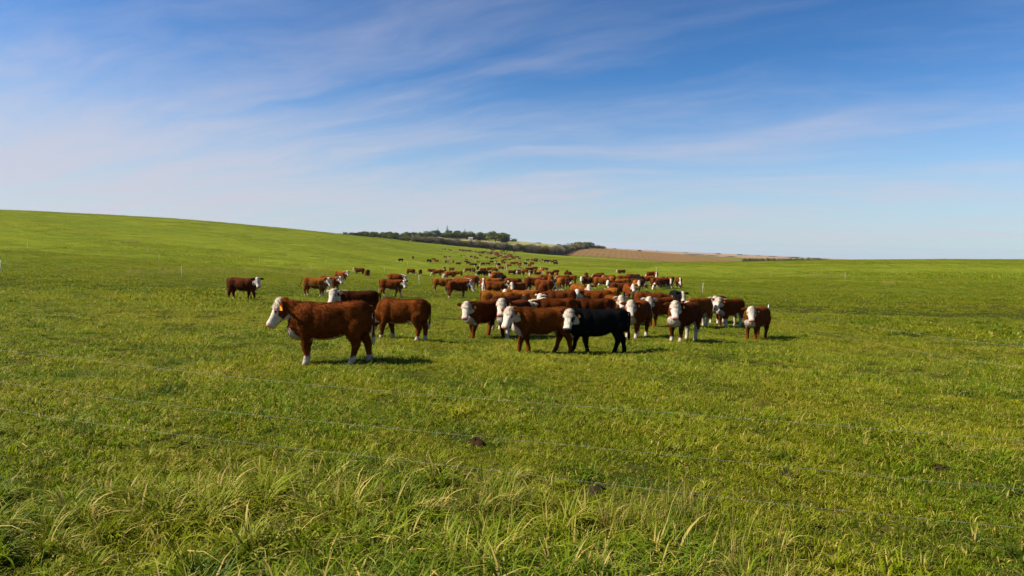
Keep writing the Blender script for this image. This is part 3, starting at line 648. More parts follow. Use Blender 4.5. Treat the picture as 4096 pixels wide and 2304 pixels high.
K(2461,'t',1121,214,'s',36,'r','','calf with small white face turned left, centre right',G2)
K(2451,'t',1150,100,'g',0,'l','','rusty round rump in front of the small white face',G2)
K(2481,'t',1131,6,'l',0,'m','','dark back leading right to the face-on calf',G2)
K(2515,'f',1207,276,'s',-4,'r','n','calf facing camera with narrow white face and orange chest, right centre',G2,1.0,'sq')
K(2547,'t',1120,272,'s',4,'l','','calf with long white face and orange tag against a dark flank',G2)
K(2548,'t',1113,340,'g',0,'d','d','dark flank grazing right behind the long white face',G2)
K(2492,'t',1113,182,'g',0,'l','','light back with white cheek at left, right centre',G2)
K(2496,'t',1103,4,'g',0,'r','M','red back with white line at its right end, right centre',G2)
K(2588,'f',1143,182,'g',0,'l','','pale rusty calf grazing left at left end of the right-hand cluster',G2)
K(2628,'f',1156,14,'s',-10,'r','','red calf turned half away with white hock, right-hand cluster',G2)
K(2650,'f',1160,196,'g',0,'d','hf','dark calf grazing with white head and white legs, right-hand cluster',G2)
K(2681,'f',1154,258,'l',5,'l','','calf with long white face towards camera, right-hand cluster',G2)
K(2714,'f',1153,266,'g',0,'m','Md','last calf at right of the middle rows, white back stripe and grey face',G2)
# --- farther: named by place in their cluster
AUTO = []
def far(cl, *a): AUTO.append((cl,)+a)
cl = 'left-middle cluster'
for a in ((1724,'f',1089,0,'y',0,'d'),(1748,'f',1106,182,'g',0,'r'),(1770,'t',1077,350,'g',0,'m'),(1778,'t',1067,270,'g',0,'r'),(1807,'t',1069,328,'g',0,'m'),(1801,'f',1116,180,'g',0,'r','M'),(1796,'t',1085,182,'g',0,'m','M'),(1833,'f',1108,178,'g',0,'l')): far(cl, *a)
cl = 'black-cow cluster'
for a in ((1872,'f',1092,184,'g',0,'r'),(1896,'f',1092,98,'g',0,'m'),(1893,'t',1071,92,'g',0,'b'),(1911,'f',1083,82,'g',0,'d'),(1932,'t',1072,190,'g',0,'r','M'),(1937,'t',1081,0,'g',0,'d'),(1926,'f',1106,182,'g',0,'b'),(1944,'f',1103,0,'y',0,'r'),(1959,'f',1108,268,'g',0,'d'),(1970,'t',1098,92,'g',0,'l'),(1995,'t',1090,10,'g',0,'m'),(1999,'t',1099,338,'g',0,'b')): far(cl, *a)
cl = 'loose row above centre'
for a in ((1960,'f',1088,182,'g',0,'r'),(1978,'f',1091,0,'g',0,'r'),(1985,'t',1087,190,'g',0,'l'),(1980,'t',1068,92,'g',0,'d'),(2004,'f',1082,342,'g',0,'r'),(2026,'f',1082,276,'g',0,'r','M'),(2047,'f',1103,2,'g',0,'m','M'),(2070,'t',1079,180,'g',0,'b'),(2084,'f',1106,184,'s',40,'r'),(2100,'f',1096,340,'g',0,'r'),(2080,'f',1085,272,'g',0,'r'),(2079,'f',1075,280,'g',0,'d'),(2112,'f',1088,182,'g',0,'m','f'),(2120,'t',1070,2,'g',0,'d'),(2119,'f',1070,320,'g',0,'m'),(2139,'f',1084,182,'g',0,'r'),(2161,'f',1084,268,'g',0,'r','M'),(2180,'f',1086,342,'g',0,'r'),(2164,'f',1096,302,'g',0,'l'),(2140,'f',1097,92,'g',0,'r'),(2124,'f',1104,250,'g',0,'r'),(2149,'f',1101,0,'y',0,'d'),(2200,'t',1086,0,'g',0,'r'),(2224,'t',1079,198,'g',0,'r'),(2227,'t',1087,95,'g',0,'m'),(2225,'t',1092,90,'g',0,'l'),(2197,'t',1095,272,'g',0,'d','M')): far(cl, *a)
cl = 'back right row'
for a in ((2272,'t',1086,2,'g',0,'m'),(2268,'t',1081,92,'g',0,'d'),(2345,'t',1090,90,'g',0,'d'),(2400,'t',1090,2,'g',0,'r'),(2394,'t',1097,182,'g',0,'m','M'),(2436,'t',1100,182,'g',0,'r','M'),(2449,'t',1106,92,'g',0,'l'),(2487,'f',1101,182,'s',25,'d'),(2514,'t',1096,92,'g',0,'d'),(2538,'t',1097,0,'g',0,'d'),(2553,'t',1103,322,'g',0,'b'),(2604,'f',1115,190,'g',0,'m'),(2624,'f',1115,260,'g',0,'r','M'),(2640,'t',1110,350,'g',0,'l'),(2670,'t',1107,182,'g',0,'d')): far(cl, *a)
cl = 'left slope line'
for a in ((1603,'f',1048,182,'g',0,'b'),(1652,'f',1037,92,'s',0,'b'),(1716,'f',1051,350,'g',0,'b'),(1733,'f',1044,0,'g',0,'l'),(1746,'f',1051,350,'s',0,'r'),(1780,'f',1034,340,'g',0,'r'),(1796,'f',1035,270,'g',0,'r'),(1802,'f',1033,280,'g',0,'l'),(1784,'f',1054,92,'g',0,'b'),(1793,'f',1054,280,'g',0,'r'),(1813,'f',1053,100,'g',0,'m'),(1832,'f',1063,8,'s',0,'r')): far(cl, *a)
cl = 'cluster below far band'
for a in ((1845,'f',1028,95,'g',0,'m'),(1856,'f',1029,270,'g',0,'r'),(1884,'f',1032,182,'g',0,'m'),(1900,'t',1024,60,'g',0,'d'),(1907,'f',1037,2,'g',0,'l'),(1897,'f',1042,270,'g',0,'r'),(1866,'f',1044,330,'g',0,'l','M'),(1865,'f',1050,0,'y',0,'b'),(1873,'f',1060,20,'g',0,'m'),(1887,'f',1066,0,'g',0,'r'),(1902,'f',1067,250,'g',0,'b'),(1912,'f',1051,180,'y',0,'l'),(1921,'f',1026,180,'g',0,'m'),(1931,'f',1064,200,'g',0,'r','M'),(1951,'f',1062,0,'g',0,'r'),(1966,'f',1054,200,'g',0,'m'),(1981,'f',1053,270,'g',0,'l'),(1968,'f',1040,180,'g',0,'b'),(1962,'f',1040,90,'g',0,'r'),(1980,'f',1037,0,'g',0,'d'),(1989,'f',1053,280,'g',0,'r'),(2010,'f',1051,190,'g',0,'r'),(2014,'f',1058,340,'g',0,'r'),(2018,'f',1044,0,'g',0,'l'),(1992,'f',1066,0,'g',0,'b'),(1987,'f',1067,272,'g',0,'r'),(2037,'f',1066,180,'y',0,'r'),(2050,'f',1061,350,'g',0,'m'),(2064,'f',1060,0,'g',0,'r'),(2078,'f',1063,340,'g',0,'r'),(2079,'f',1056,270,'g',0,'l'),(2093,'f',1059,270,'g',0,'r'),(2101,'f',1061,330,'g',0,'b'),(2128,'f',1061,340,'g',0,'m'),(1947,'f',1035,180,'g',0,'r'),(1992,'f',1032,0,'s',0,'l'),(2014,'f',1034,0,'g',0,'m'),(2026,'f',1034,340,'g',0,'r'),(2027,'f',1040,180,'y',0,'r'),(2038,'f',1041,180,'y',0,'r'),(2046,'f',1032,190,'g',0,'r'),(2052,'f',1038,180,'g',0,'m'),(2058,'f',1033,0,'g',0,'r'),(2063,'f',1040,300,'g',0,'l'),(2070,'f',1032,0,'g',0,'d'),(2077,'f',1039,190,'g',0,'r'),(2083,'f',1034,270,'g',0,'r')): far(cl, *a)
cl = 'small far-right group'
for a in ((2111,'f',1046,182,'g',0,'r'),(2124,'f',1045,270,'g',0,'l'),(2131,'f',1046,180,'g',0,'r'),(2141,'f',1042,340,'g',0,'r'),(2143,'f',1047,0,'y',0,'b'),(2149,'f',1045,90,'g',0,'d'),(2170,'f',1045,100,'g',0,'m'),(2158,'f',1054,270,'g',0,'r'),(2183,'f',1050,200,'g',0,'b'),(2195,'f',1051,180,'g',0,'b'),(2208,'f',1053,200,'g',0,'r'),(2220,'f',1049,0,'g',0,'r'),(2222,'f',1060,340,'g',0,'b')): far(cl, *a)
cl = 'top-left four'
for a in ((1769,'f',1000,95,'g',0,'m'),(1780,'f',1001,340,'g',0,'r'),(1794,'f',1002,90,'g',0,'d'),(1803,'f',1003,0,'y',0,'d')): far(cl, *a)
ORD = ['zeroth','first','second','third','fourth','fifth','sixth','seventh','eighth','ninth','tenth','eleventh','twelfth','thirteenth','fourteenth','fifteenth','sixteenth','seventeenth','eighteenth','nineteenth']
ORD += ['twentieth']+['twenty-'+o for o in ORD[1:10]]+['thirtieth']+['thirty-'+o for o in ORD[1:10]]+['fortieth']+['forty-'+o for o in ORD[1:10]]
CN = {'r':'red-brown','d':'dark brown','l':'light rusty','m':'brown','b':'black'}
for cl in dict.fromkeys(a[0] for a in AUTO):
    mem = sorted([a[1:] for a in AUTO if a[0] == cl], key=lambda t: t[0])
    seen = {}; tot = {}
    for m in mem: tot[(m[6], m[4])] = tot.get((m[6], m[4]), 0)+1
    for m in mem:
        key = (m[6], m[4]); seen[key] = seen.get(key, 0)+1
        pose = {'g': 'grazing', 's': 'standing', 'y': 'lying', 'l': 'standing', 'w': 'walking'}[m[4]]
        face = {0: 'facing right', 1: 'seen from behind', 2: 'facing left', 3: 'facing camera'}[int(((m[3]+45) % 360)//90)]
        if tot[key] == 1: lab = f'only {CN[m[6]]} cow {pose} in the {cl}'
        else: lab = f'{ORD[seen[key]]} {CN[m[6]]} cow {pose} from left in the {cl}, {face}'
        put_cow(*m[:7], opts=(m[7] if len(m) > 7 else ''), label=lab, group=G3)
# --- the dense far band, where single animals can no longer be told apart
rb = random.Random(21)
bx = [1816, 1850, 1880, 1905, 1930, 1950, 1980, 2010, 2035, 2050]; by = [1003, 1005, 1007, 1010, 1013, 1015, 1018, 1022, 1026, 1027]; bt = [1, 1.5, 2, 3, 3.5, 5, 6, 7, 7, 4]
n = 0
for k in range(78):
    x = rb.uniform(0, 1)**.75*232+1818; c = np.interp(x, bx, by); t = np.interp(x, bx, bt)
    put_cow(x, 'f', c+rb.uniform(-1, 1)*t, rb.choice([0, 180, 180, 350, 270, 90]), 'g', 0, rb.choice('rrrrmmdl'), rb.choice(['', '', 'M']), 'tiny cow packed in the dense far band of cattle below the hedgerow', 'dense far band of cattle')
for k in range(14):
    x = rb.uniform(1945, 2062); put_cow(x, 'f', np.interp(x, [1945, 2062], [1001, 1013])+rb.uniform(-1.5, 2), rb.choice([0, 180, 90]), 'g', 0, rb.choice('dmr'), '', 'tiny cow grazing alone between the far band and the hedgerow', 'stragglers behind the far band')

# ------------------------------------------------------------------ hedgerow, trees and the shed
def leaf_mat(name, c1, c2, trans=.25):
    m, nt, out = new_mat(name); L = nt.links.new
    d = ND(nt, 'ShaderNodeBsdfDiffuse'); t = ND(nt, 'ShaderNodeBsdfTranslucent'); mx = ND(nt, 'ShaderNodeMixShader'); mx.inputs[0].default_value = trans
    L(d.outputs[0], mx.inputs[1]); L(t.outputs[0], mx.inputs[2]); L(mx.outputs[0], out.inputs[0])
    at = ND(nt, 'ShaderNodeAttribute', attribute_name='tint'); oi = ND(nt, 'ShaderNodeObjectInfo')
    c = MIX(nt, at.outputs['Fac'], c1, c2)
    v = ND(nt, 'ShaderNodeVectorMath', operation='SCALE'); L(c, v.inputs[0]); L(RANGE(nt, oi.outputs['Random'], 0, 1, .72, 1.25, False), v.inputs['Scale'])
    L(v.outputs[0], d.inputs[0]); L(v.outputs[0], t.inputs[0]); return m
ML = {'dark': leaf_mat('leaves_dark', (.044, .068, .014), (.105, .135, .030)), 'olive': leaf_mat('leaves_olive', (.062, .080, .016), (.135, .150, .030)),
      'bright': leaf_mat('leaves_bright', (.055, .08, .012), (.16, .17, .03)), 'twig': leaf_mat('twigs_grey', (.12, .095, .062), (.24, .195, .135), 0), 'conifer': leaf_mat('needles', (.016, .03, .012), (.04, .06, .022)),
      'rust': leaf_mat('leaves_rusty', (.10, .075, .022), (.17, .12, .04)), 'blue': leaf_mat('far_leaves', (.03, .045, .03), (.05, .065, .04))}
M_BARK = simple_mat('bark', (.085, .065, .048), .9, .3, 6)
def quads(C, N, sz, rs, asp=1.0):
    n = len(C); a = np.cross(N, rs.randn(n, 3)); a /= np.linalg.norm(a, axis=1, keepdims=True)+1e-9; b = np.cross(N, a)
    s = sz[:, None]; V = np.stack([C-a*s-b*s*asp, C+a*s-b*s*.6*asp, C+a*s*.8+b*s*asp, C-a*s*.7+b*s*.8*asp], 1).reshape(-1, 3)
    return V, np.arange(n*4).reshape(-1, 4)
def crown_mesh(name, mat, kind, seed, n=900):
    """unit crown: x,y in -.5..5, z 0..1"""
    rs = np.random.RandomState(seed)
    if kind == 'conifer':
        z = rs.rand(n)**.8; tier = (np.sin(z*42+rs.rand()*6)*.5+.5); rad = (1-z)**.8*.5*(.55+.45*tier); a = rs.rand(n)*6.283; q = np.sqrt(rs.rand(n))
        C = np.stack([np.cos(a)*rad*q, np.sin(a)*rad*q, .05+z*.95-.05*q], 1); N = rs.randn(n, 3)*.6+np.array((0, 0, 1)); sz = rs.uniform(.012, .03, n)*(1.3-z)
    elif kind == 'twig':
        m = n; a = rs.rand(m)*6.283; rr_ = np.sqrt(rs.rand(m)); hgt = (1-.45*rr_**2)*rs.uniform(.72, 1.0, m)
        b0 = np.stack([np.cos(a)*rr_*.34, np.sin(a)*rr_*.34, rs.uniform(0, .25, m)], 1); tp = np.stack([np.cos(a)*rr_*.5+rs.randn(m)*.06, np.sin(a)*rr_*.5+rs.randn(m)*.06, hgt], 1)
        w = rs.randn(m, 3); w[:, 2] = 0; w /= np.linalg.norm(w, axis=1, keepdims=True); wd = rs.uniform(.006, .016, m)[:, None]
        V = np.stack([b0-w*wd, b0+w*wd, tp+w*wd*.35, tp-w*wd*.35], 1).reshape(-1, 3); F = np.arange(m*4).reshape(-1, 4)
        o = mesh_obj(name, V, F, mat, smooth=False, link=False)
        at = o.data.attributes.new('tint', 'FLOAT', 'POINT'); at.data.foreach_set('value', np.repeat(rs.rand(m), 4).astype(np.float32)); me = o.data; bpy.data.objects.remove(o); return me
    else:
        nl = 9 if kind == 'round' else 14
        lob = []
        for k in range(nl):
            a = rs.rand()*6.283; q = rs.rand()**.6*.30; zc = rs.uniform(.18, .78) if kind == 'round' else rs.uniform(.2, .72)
            lob.append((math.cos(a)*q, math.sin(a)*q, zc, rs.uniform(.13, .24)*(1.15-.5*abs(zc-.5))))
        lob = np.array(lob); k = rs.randint(0, nl, n); d = rs.randn(n, 3); d /= np.linalg.norm(d, axis=1, keepdims=True)
        rad = lob[k, 3]*(.55+.45*rs.rand(n)**.5)*(1+.18*rs.randn(n)*.5)
        C = lob[k, :3]+d*rad[:, None]*np.array((1, 1, .85)); C[:, 2] = np.maximum(C[:, 2], .03); N = d+rs.randn(n, 3)*.5; sz = rs.uniform(.016, .038, n)
    N /= np.linalg.norm(N, axis=1, keepdims=True); V, F = quads(C, N, sz, rs)
    o = mesh_obj(name, V, F, mat, smooth=False, link=False)
    lo = cnoise(C*1.2, seed)*.35+.5+rs.randn(len(C))*.22
    at = o.data.attributes.new('tint', 'FLOAT', 'POINT'); at.data.foreach_set('value', np.repeat(np.clip(lo, 0, 1), 4).astype(np.float32)); me = o.data; bpy.data.objects.remove(o); return me
def trunk_mesh(seed, spread=.25):
    rs = np.random.RandomState(seed); V, F = [], []
    def limb(p0, p1, r0, r1):
        v, f = loft(catmull([np.concatenate([np.array(p0)*(1-t)+np.array(p1)*t+np.array((.02*math.sin(5*t+seed), .02*math.cos(4*t), 0)), (1, 0, 0), (0, 1, 0), [r0*(1-t)+r1*t]*3]) for t in (0, .33, .66, 1)], 6), 7, 2)
        b = len(V); V.extend(v); F.extend([tuple(i+b for i in q) for q in f])
    limb((0, 0, -.03), (.01, 0, .55), .028, .016)
    for k in range(5):
        a = k*1.3+rs.rand(); z0 = rs.uniform(.2, .5); limb((0, 0, z0), (math.cos(a)*spread, math.sin(a)*spread, z0+rs.uniform(.2, .35)), .014, .004)
    o = mesh_obj('trunk', V, F, M_BARK, link=False); me = o.data; bpy.data.objects.remove(o); return me
TRUNKS = [trunk_mesh(s) for s in (1, 2)]
CROWNS = {}
for mk, kd in (('dark', 'bush'), ('olive', 'bush'), ('twig', 'twig'), ('rust', 'bush'), ('dark', 'round'), ('olive', 'round'), ('bright', 'round'), ('conifer', 'conifer'), ('blue', 'bush')):
    CROWNS[(mk, kd)] = [crown_mesh('crown', ML[mk], kd, 31+7*j+len(CROWNS)*3, 520 if kd == 'twig' else 1000) for j in range(3)]
def tree(name, mk, kd, p, w, h, label, group=None, rot=0., v=0, cat='tree', dp=None, trunk=True):
    root = bpy.data.objects.new(name, None); COL.objects.link(root); root.location = p; root.rotation_euler = (0, 0, rot)
    for nm, me in ((('crown', CROWNS[(mk, kd)][v % 3]),) + ((('trunk', TRUNKS[v % 2]),) if trunk else ())):
        o = bpy.data.objects.new(nm, me); COL.objects.link(o); o.parent = root
        o.scale = (w, dp or w, h) if nm == 'crown' else (max(w, h*.6)*.8, max(w, h*.6)*.8, h)
    tag(root, label, cat, group); return root
def at(xd, d, dz=0):
    """display column and metres ahead -> point on the ground"""
    x = (xd-1288)/1717*d; return (x, d, float(ground(x, d))+dz)
def hgt(xd, d, rowd):
    """height of something standing at that spot whose top is seen at display row rowd"""
    p = at(xd, d); lo, hi = .5, 60
    for _ in range(30):
        m = (lo+hi)/2; r_ = project((p[0], p[1], p[2]+m))[1]/1.59
        if r_ > rowd: lo = m
        else: hi = m
    return lo
rt = random.Random(5)
# the hedgerow along the creek, below the hill field: base line and top line as seen, metres ahead
HX = [862, 890, 929, 1010, 1090, 1171, 1251, 1332, 1400, 1440, 1475]
HD = [520, 520, 518, 524, 545, 556, 574, 592, 606, 720, 800]
HT_ = [585, 581, 585, 590, 594, 601, 609, 611, 615, 614, 612]
x = 862.0
while x < 1478:
    d = np.interp(x, HX, HD)
    for row in (0, 1):
        dd = d+row*9+rt.uniform(-2, 2); xx = x+rt.uniform(-3, 3); h = hgt(xx, dd, np.interp(xx, HX, HT_)+rt.uniform(-1.5, 5.5)-row*1.0); h = max(2.5, min(h, 12))
        w = rt.uniform(.75, 1.2)*h*1.05
        mk, kd = rt.choice([('dark', 'bush'), ('olive', 'bush'), ('twig', 'twig'), ('twig', 'twig'), ('twig', 'twig'), ('rust', 'bush')]) if xx > 1000 else rt.choice([('dark', 'bush'), ('dark', 'bush'), ('olive', 'bush'), ('rust', 'bush')])
        nm = {'dark': 'dark green', 'olive': 'olive green', 'twig': 'bare grey twiggy', 'rust': 'rusty brown'}[mk]
        tree('hedge_bush', mk, kd, at(xx, dd, -.1), w, h, nm+' bush in the long hedgerow at the far edge of the pasture', nm+' hedgerow bushes', rt.uniform(0, 6), rt.randint(0, 5), 'bush', None, False)
    x += rt.uniform(5.0, 8.5) if x < 1392 else rt.uniform(2.0, 3.5)
# trees on the hill behind it
for (xd, d, top, w, mk, kd, lab) in (
  (1122, 760, 565.5, 5.5, 'conifer', 'conifer', 'tall dark conifer rising above the hilltop trees'),
  (1098, 770, 572, 4.2, 'conifer', 'conifer', 'shorter conifer just left of the tallest one'),
  (1166, 790, 574, 4.0, 'conifer', 'conifer', 'small pointed conifer right of the tallest one'),
  (1074, 740, 578, 11, 'olive', 'round', 'olive tree at the left end of the hilltop trees'),
  (1092, 735, 577, 10, 'dark', 'round', 'dark tree in front of the shorter conifer'),
  (1112, 735, 580, 13, 'olive', 'round', 'olive tree below the tall conifer'),
  (1134, 745, 577, 13, 'dark', 'round', 'broad dark tree right under the tall conifer'),
  (1152, 745, 580, 10, 'olive', 'round', 'yellow-green tree left of the white shed'),
  (1172, 745, 580, 11, 'bright', 'round', 'bright tree standing behind the white shed'),
  (1188, 750, 582, 9, 'rust', 'bush', 'greyish brown tree right of the white shed'),
  (1204, 755, 581, 10, 'dark', 'round', 'dark green tree in the gap before the big bright tree'),
  (1219, 755, 585, 7, 'dark', 'bush', 'small dark tree beside the big bright tree'),
  (1243, 735, 577.5, 17, 'bright', 'round', 'big bright yellow-green tree at the right end of the hilltop trees'),
  (1262, 740, 582, 13, 'dark', 'round', 'dark tree leaning against the big bright tree'),
  (1285, 800, 598, 9, 'dark', 'bush', 'low dark bush on the skyline right of the hilltop trees'),
  (1462, 830, 605, 21, 'dark', 'bush', 'large round tree above the corner of the stubble field'),
  (1445, 800, 609, 16, 'olive', 'bush', 'olive tree joined to the large round tree by stubble field'),
  (1482, 850, 609, 17, 'dark', 'bush', 'dark tree sloping down right of the large round one'),
  (1505, 880, 616, 12, 'rust', 'bush', 'low brown bush at the top of the stubble field'),
  (1420, 800, 614, 9, 'dark', 'bush', 'low bush left of the large round tree'),
  (1403, 850, 613, 7, 'dark', 'bush', 'small far bush on the skyline of dry field'),
  (1348, 860, 609, 8, 'dark', 'bush', 'lone bush on the skyline of the dry hill')):
    h = hgt(xd, d, top); h = min(h, 26); w = w*(1.75 if kd == 'conifer' else 1.55)
    tree('conifer_tree' if kd == 'conifer' else ('bush' if 'bush' in lab else 'tree'), mk, kd, at(xd, d, -.1), w, h, lab, 'trees on the far hill', rt.uniform(0, 6), rt.randint(0, 5), 'bush' if 'bush' in lab else 'tree')
for x0 in np.arange(1062, 1275, 7.5):
    xx = x0+rt.uniform(-3, 3); d = 775+rt.uniform(-15, 25); mk = rt.choice(['dark', 'olive', 'olive']); h = hgt(xx, d, 583.5+rt.uniform(-2, 3)+max(0, (xx-1235)*.1))
    tree('wood_tree', mk, 'bush' if rt.random() < .5 else 'round', at(xx, d, -.2), rt.uniform(9, 14), min(h, 16), ('dark' if mk == 'dark' else 'olive')+' tree in the back row of the hilltop wood', 'back row of the hilltop wood', rt.uniform(0, 6), rt.randint(0, 5))
for i_, (x0, tp) in enumerate(((1436, 613), (1448, 609), (1457, 606.5), (1468, 606), (1478, 608), (1490, 611.5), (1500, 614.5), (1512, 617.5))):
    d = 845+rt.uniform(-15, 15); tree('wood_tree', 'dark' if i_ % 3 else 'olive', 'round', at(x0, d, -.3), rt.uniform(9, 12), min(max(hgt(x0, d, tp), 3), 14), ['first', 'second', 'third', 'fourth', 'fifth', 'sixth', 'seventh', 'eighth'][i_]+' tree from left in the clump above the stubble field', 'clump above the stubble field', rt.uniform(0, 6), i_)
x = 885.0                       # the dense wood on the left shoulder
k = 0
while x < 1070:
    d = 575+rt.uniform(0, 60); mk = rt.choice(['dark', 'dark', 'olive', 'dark']); h = hgt(x, d, np.interp(x, [885, 920, 1070], [583, 579, 582])+rt.uniform(-1, 3))
    tree('wood_tree', mk, 'round', at(x, d, -.2), rt.uniform(8, 13), min(max(h, 4), 16), ('dark' if mk == 'dark' else 'olive')+' tree in the low wood on the left shoulder of the far hill', 'low wood on the far hill', rt.uniform(0, 6), rt.randint(0, 5)); x += rt.uniform(6, 10)
# tree line behind the right-hand crest
x = 1868.0
while x < 2140:
    d = 690+rt.uniform(-15, 25); mk = rt.choice(['rust', 'rust', 'olive']) if x < 1985 else rt.choice(['dark', 'olive', 'dark'])
    h = hgt(x, d, np.interp(x, [1868, 1990, 2030, 2140], [645, 645.5, 643.5, 652.5])+rt.uniform(-.6, 1.6)); nm = 'rusty' if mk == 'rust' else 'green'
    tree('shelter_tree', mk, 'bush', at(x, d, -.2), rt.uniform(5, 9), min(max(h, 2), 15), nm+' tree in the shelter belt behind the right-hand crest', nm+' shelter belt trees', rt.uniform(0, 6), rt.randint(0, 5)); x += rt.uniform(5, 9)
# clumps far out on the plain
for i, (xd, d, top, w) in enumerate(((1543, 2300, 623.5, 14), (1574, 2500, 626, 12), (1605, 950, 629, 15), (1650, 2600, 630, 20), (1722, 2500, 633.5, 36), (1802, 2400, 636, 60), (1857, 2300, 638.5, 26), (1872, 2350, 640.5, 24), (1905, 2200, 642, 40), (1940, 2200, 643.5, 36), (1988, 2100, 644.5, 60), (2050, 2000, 647.5, 50), (1740, 1500, 641, 70), (1790, 1480, 642.5, 60), (1836, 1450, 644.5, 50), (853, 2600, 586, 30), (835, 2700, 585.5, 26), (815, 2700, 585, 20))):
    h = min(hgt(xd, d, top), 22); W_ = ['small pale', 'tiny', 'dark near', 'thin', 'compact', 'wide', 'square', 'low', 'flat', 'faint', 'long', 'rightmost long', 'broad olive', 'second broad olive', 'third broad olive', 'left hazy', 'second left hazy', 'third left hazy'][i]
    tree('distant_tree_clump', 'blue', 'bush', at(xd, d, -.5), w, max(h, 3), W_+' clump of trees far out on the hazy plain', 'far clumps on the plain', rt.uniform(0, 6), i, 'tree clump', w*.5, False)
# white shed
M_SHED = simple_mat('shed_wall_paint', (.72, .68, .58), .8, .08, 2); M_ROOF = simple_mat('shed_roof_tin', (.35, .33, .31), .5, .15, 2)
sp = at(1181, 735); sh = bpy.data.objects.new('shed', None); COL.objects.link(sh); sh.location = sp
v = [(-2.2, -1.6, -.3), (2.2, -1.6, -.3), (2.2, 1.6, -.3), (-2.2, 1.6, -.3), (-2.2, -1.6, 2.6), (2.2, -1.6, 2.6), (2.2, 1.6, 3.2), (-2.2, 1.6, 3.2)]
mesh_obj('wall', v, [(0, 1, 5, 4), (1, 2, 6, 5), (2, 3, 7, 6), (3, 0, 4, 7), (3, 2, 1, 0)], M_SHED, sh, False)
v = [(-2.5, -2, 2.62), (2.5, -2, 2.62), (2.5, 1.9, 3.36), (-2.5, 1.9, 3.36), (-2.5, -2, 2.74), (2.5, -2, 2.74), (2.5, 1.9, 3.48), (-2.5, 1.9, 3.48)]
BF = [(0, 3, 2, 1), (4, 5, 6, 7), (0, 1, 5, 4), (1, 2, 6, 5), (2, 3, 7, 6), (3, 0, 4, 7)]
mesh_obj('roof', v, BF, M_ROOF, sh, False)
v = [(-.5, -1.66, -.2), (.5, -1.66, -.2), (.5, -1.61, -.2), (-.5, -1.61, -.2), (-.5, -1.66, 1.9), (.5, -1.66, 1.9), (.5, -1.61, 1.9), (-.5, -1.61, 1.9)]
mesh_obj('door', v, BF, M_ROOF, sh, False)
tag(sh, 'tiny whitewashed shed among the hilltop trees', 'shed')

# ------------------------------------------------------------------ electric fences
M_WIRE = simple_mat('fence_wire', (.26, .26, .25), .55, .1, 5, .3)
M_POST = simple_mat('post_white', (.80, .80, .76), .5, .06, 10); M_BAND = simple_mat('post_clip_black', (.02, .02, .02), .5)
def tube(name, pts, r_, mat, parent, seg=5):
    rows = []
    for i, p in enumerate(pts):
        t = unit(np.asarray(pts[min(i+1, len(pts)-1)])-np.asarray(pts[max(i-1, 0)])); s_ = unit(np.cross(t, (0, 0, 1.))) if abs(t[2]) < .9 else np.array((1., 0, 0)); u_ = np.cross(s_, t)
        rows.append(np.concatenate([p, s_, u_, [r_]*3]))
    v, f = loft(rows, seg, 2); return mesh_obj(name, v, f, mat, parent)
def post(parent, p, h=.95, lean=(0, 0), r_=.011):
    q = lambda z: np.array((p[0]+lean[0]*z, p[1]+lean[1]*z, p[2]+z))
    po = tube('post', [q(-.15), q(h*.5), q(h)], r_, M_POST, parent, 8)
    for z in (.44, .82): tube('clip', [q(h*z-.02), q(h*z+.02)], r_*1.5, M_BAND, po, 8)
    tube('cap', [q(h), q(h+.03)], r_*1.25, M_BAND, po, 8)
# nearest fence: three wires across the foreground, a few metres ahead
fa = bpy.data.objects.new('wire_fence', None); COL.objects.link(fa); fa.location = (0, 5.6, 0)
px = np.array([0, 350, 675, 899, 1024])*4.0
ROW1 = np.array([351, 387, 414.5, 431, 441])*4.0
drop = (1.30, 1.64, 1.92)
pts0 = []
for a, b in zip(px, ROW1):
    d = ray(a, b); pts0.append(CPOS+d*(drop[0]/-d[2]))
pts0 = np.array(pts0); cf = np.polyfit(pts0[:, 0], pts0[:, 1], 2)
xs = np.linspace(-16, 12, 60)
for k in range(3):
    P_ = [np.array((x_, np.polyval(cf, np.clip(x_, -6.5, 5)) + (x_-np.clip(x_, -6.5, 5))*-.28, CAM_H-drop[k]+.012*math.sin(x_*.9+k)+(.008 if k else 0)*math.cos(x_*.5))) for x_ in xs]
    o = tube('wire', P_, .0007, M_WIRE, fa, 5); o.matrix_parent_inverse = fa.matrix_world.inverted(); o.location = (0, -5.6, 0)
for x_ in (-15.5, 11.5):
    y_ = np.polyval(cf, np.clip(x_, -6.5, 5)) + (x_-np.clip(x_, -6.5, 5))*-.28; n0 = set(bpy.data.objects)
    post(fa, (x_, y_-5.6, float(ground(x_, y_))), .95)
tag(fa, 'three-strand wire fence crossing the foreground grass from left to right', 'fence')
def fence(label, pts, wires, post_idx, r_=.0022, pr=.011):
    root = bpy.data.objects.new('electric_fence', None); COL.objects.link(root)
    for i in post_idx: post(root, pts[i], .95, (rt.uniform(-.04, .04), 0), pr)
    for h in wires:
        P_ = []
        for a, b in zip(pts[:-1], pts[1:]):
            for t in np.linspace(0, 1, 9)[:-1]:
                p = np.array(a)*(1-t)+np.array(b)*t; sag = .05*4*t*(1-t)
                P_.append(np.array((p[0], p[1], p[2]+h-sag)))
        P_.append(np.array(pts[-1])+np.array((0, 0, h))); tube('wire', P_, r_, M_WIRE, root, 4)
    tag(root, label, 'fence', 'electric fences'); return root
def gp(xP, d):
    u = (xP/1.59-1288)/1717; return (u*d, d, float(ground(u*d, d)))
fence('two-strand electric fence running behind the lone dark calf into the herd', [gp(-700, 49), gp(0, 45), gp(372, 42.5), gp(723, 40), gp(1197, 37), gp(1600, 35), gp(2048, 32.5), gp(2560, 30.5), gp(3075, 28), gp(3600, 16.0), gp(4400, 10.5)], (.78, .40), (1, 8, 10), .0009, .012)
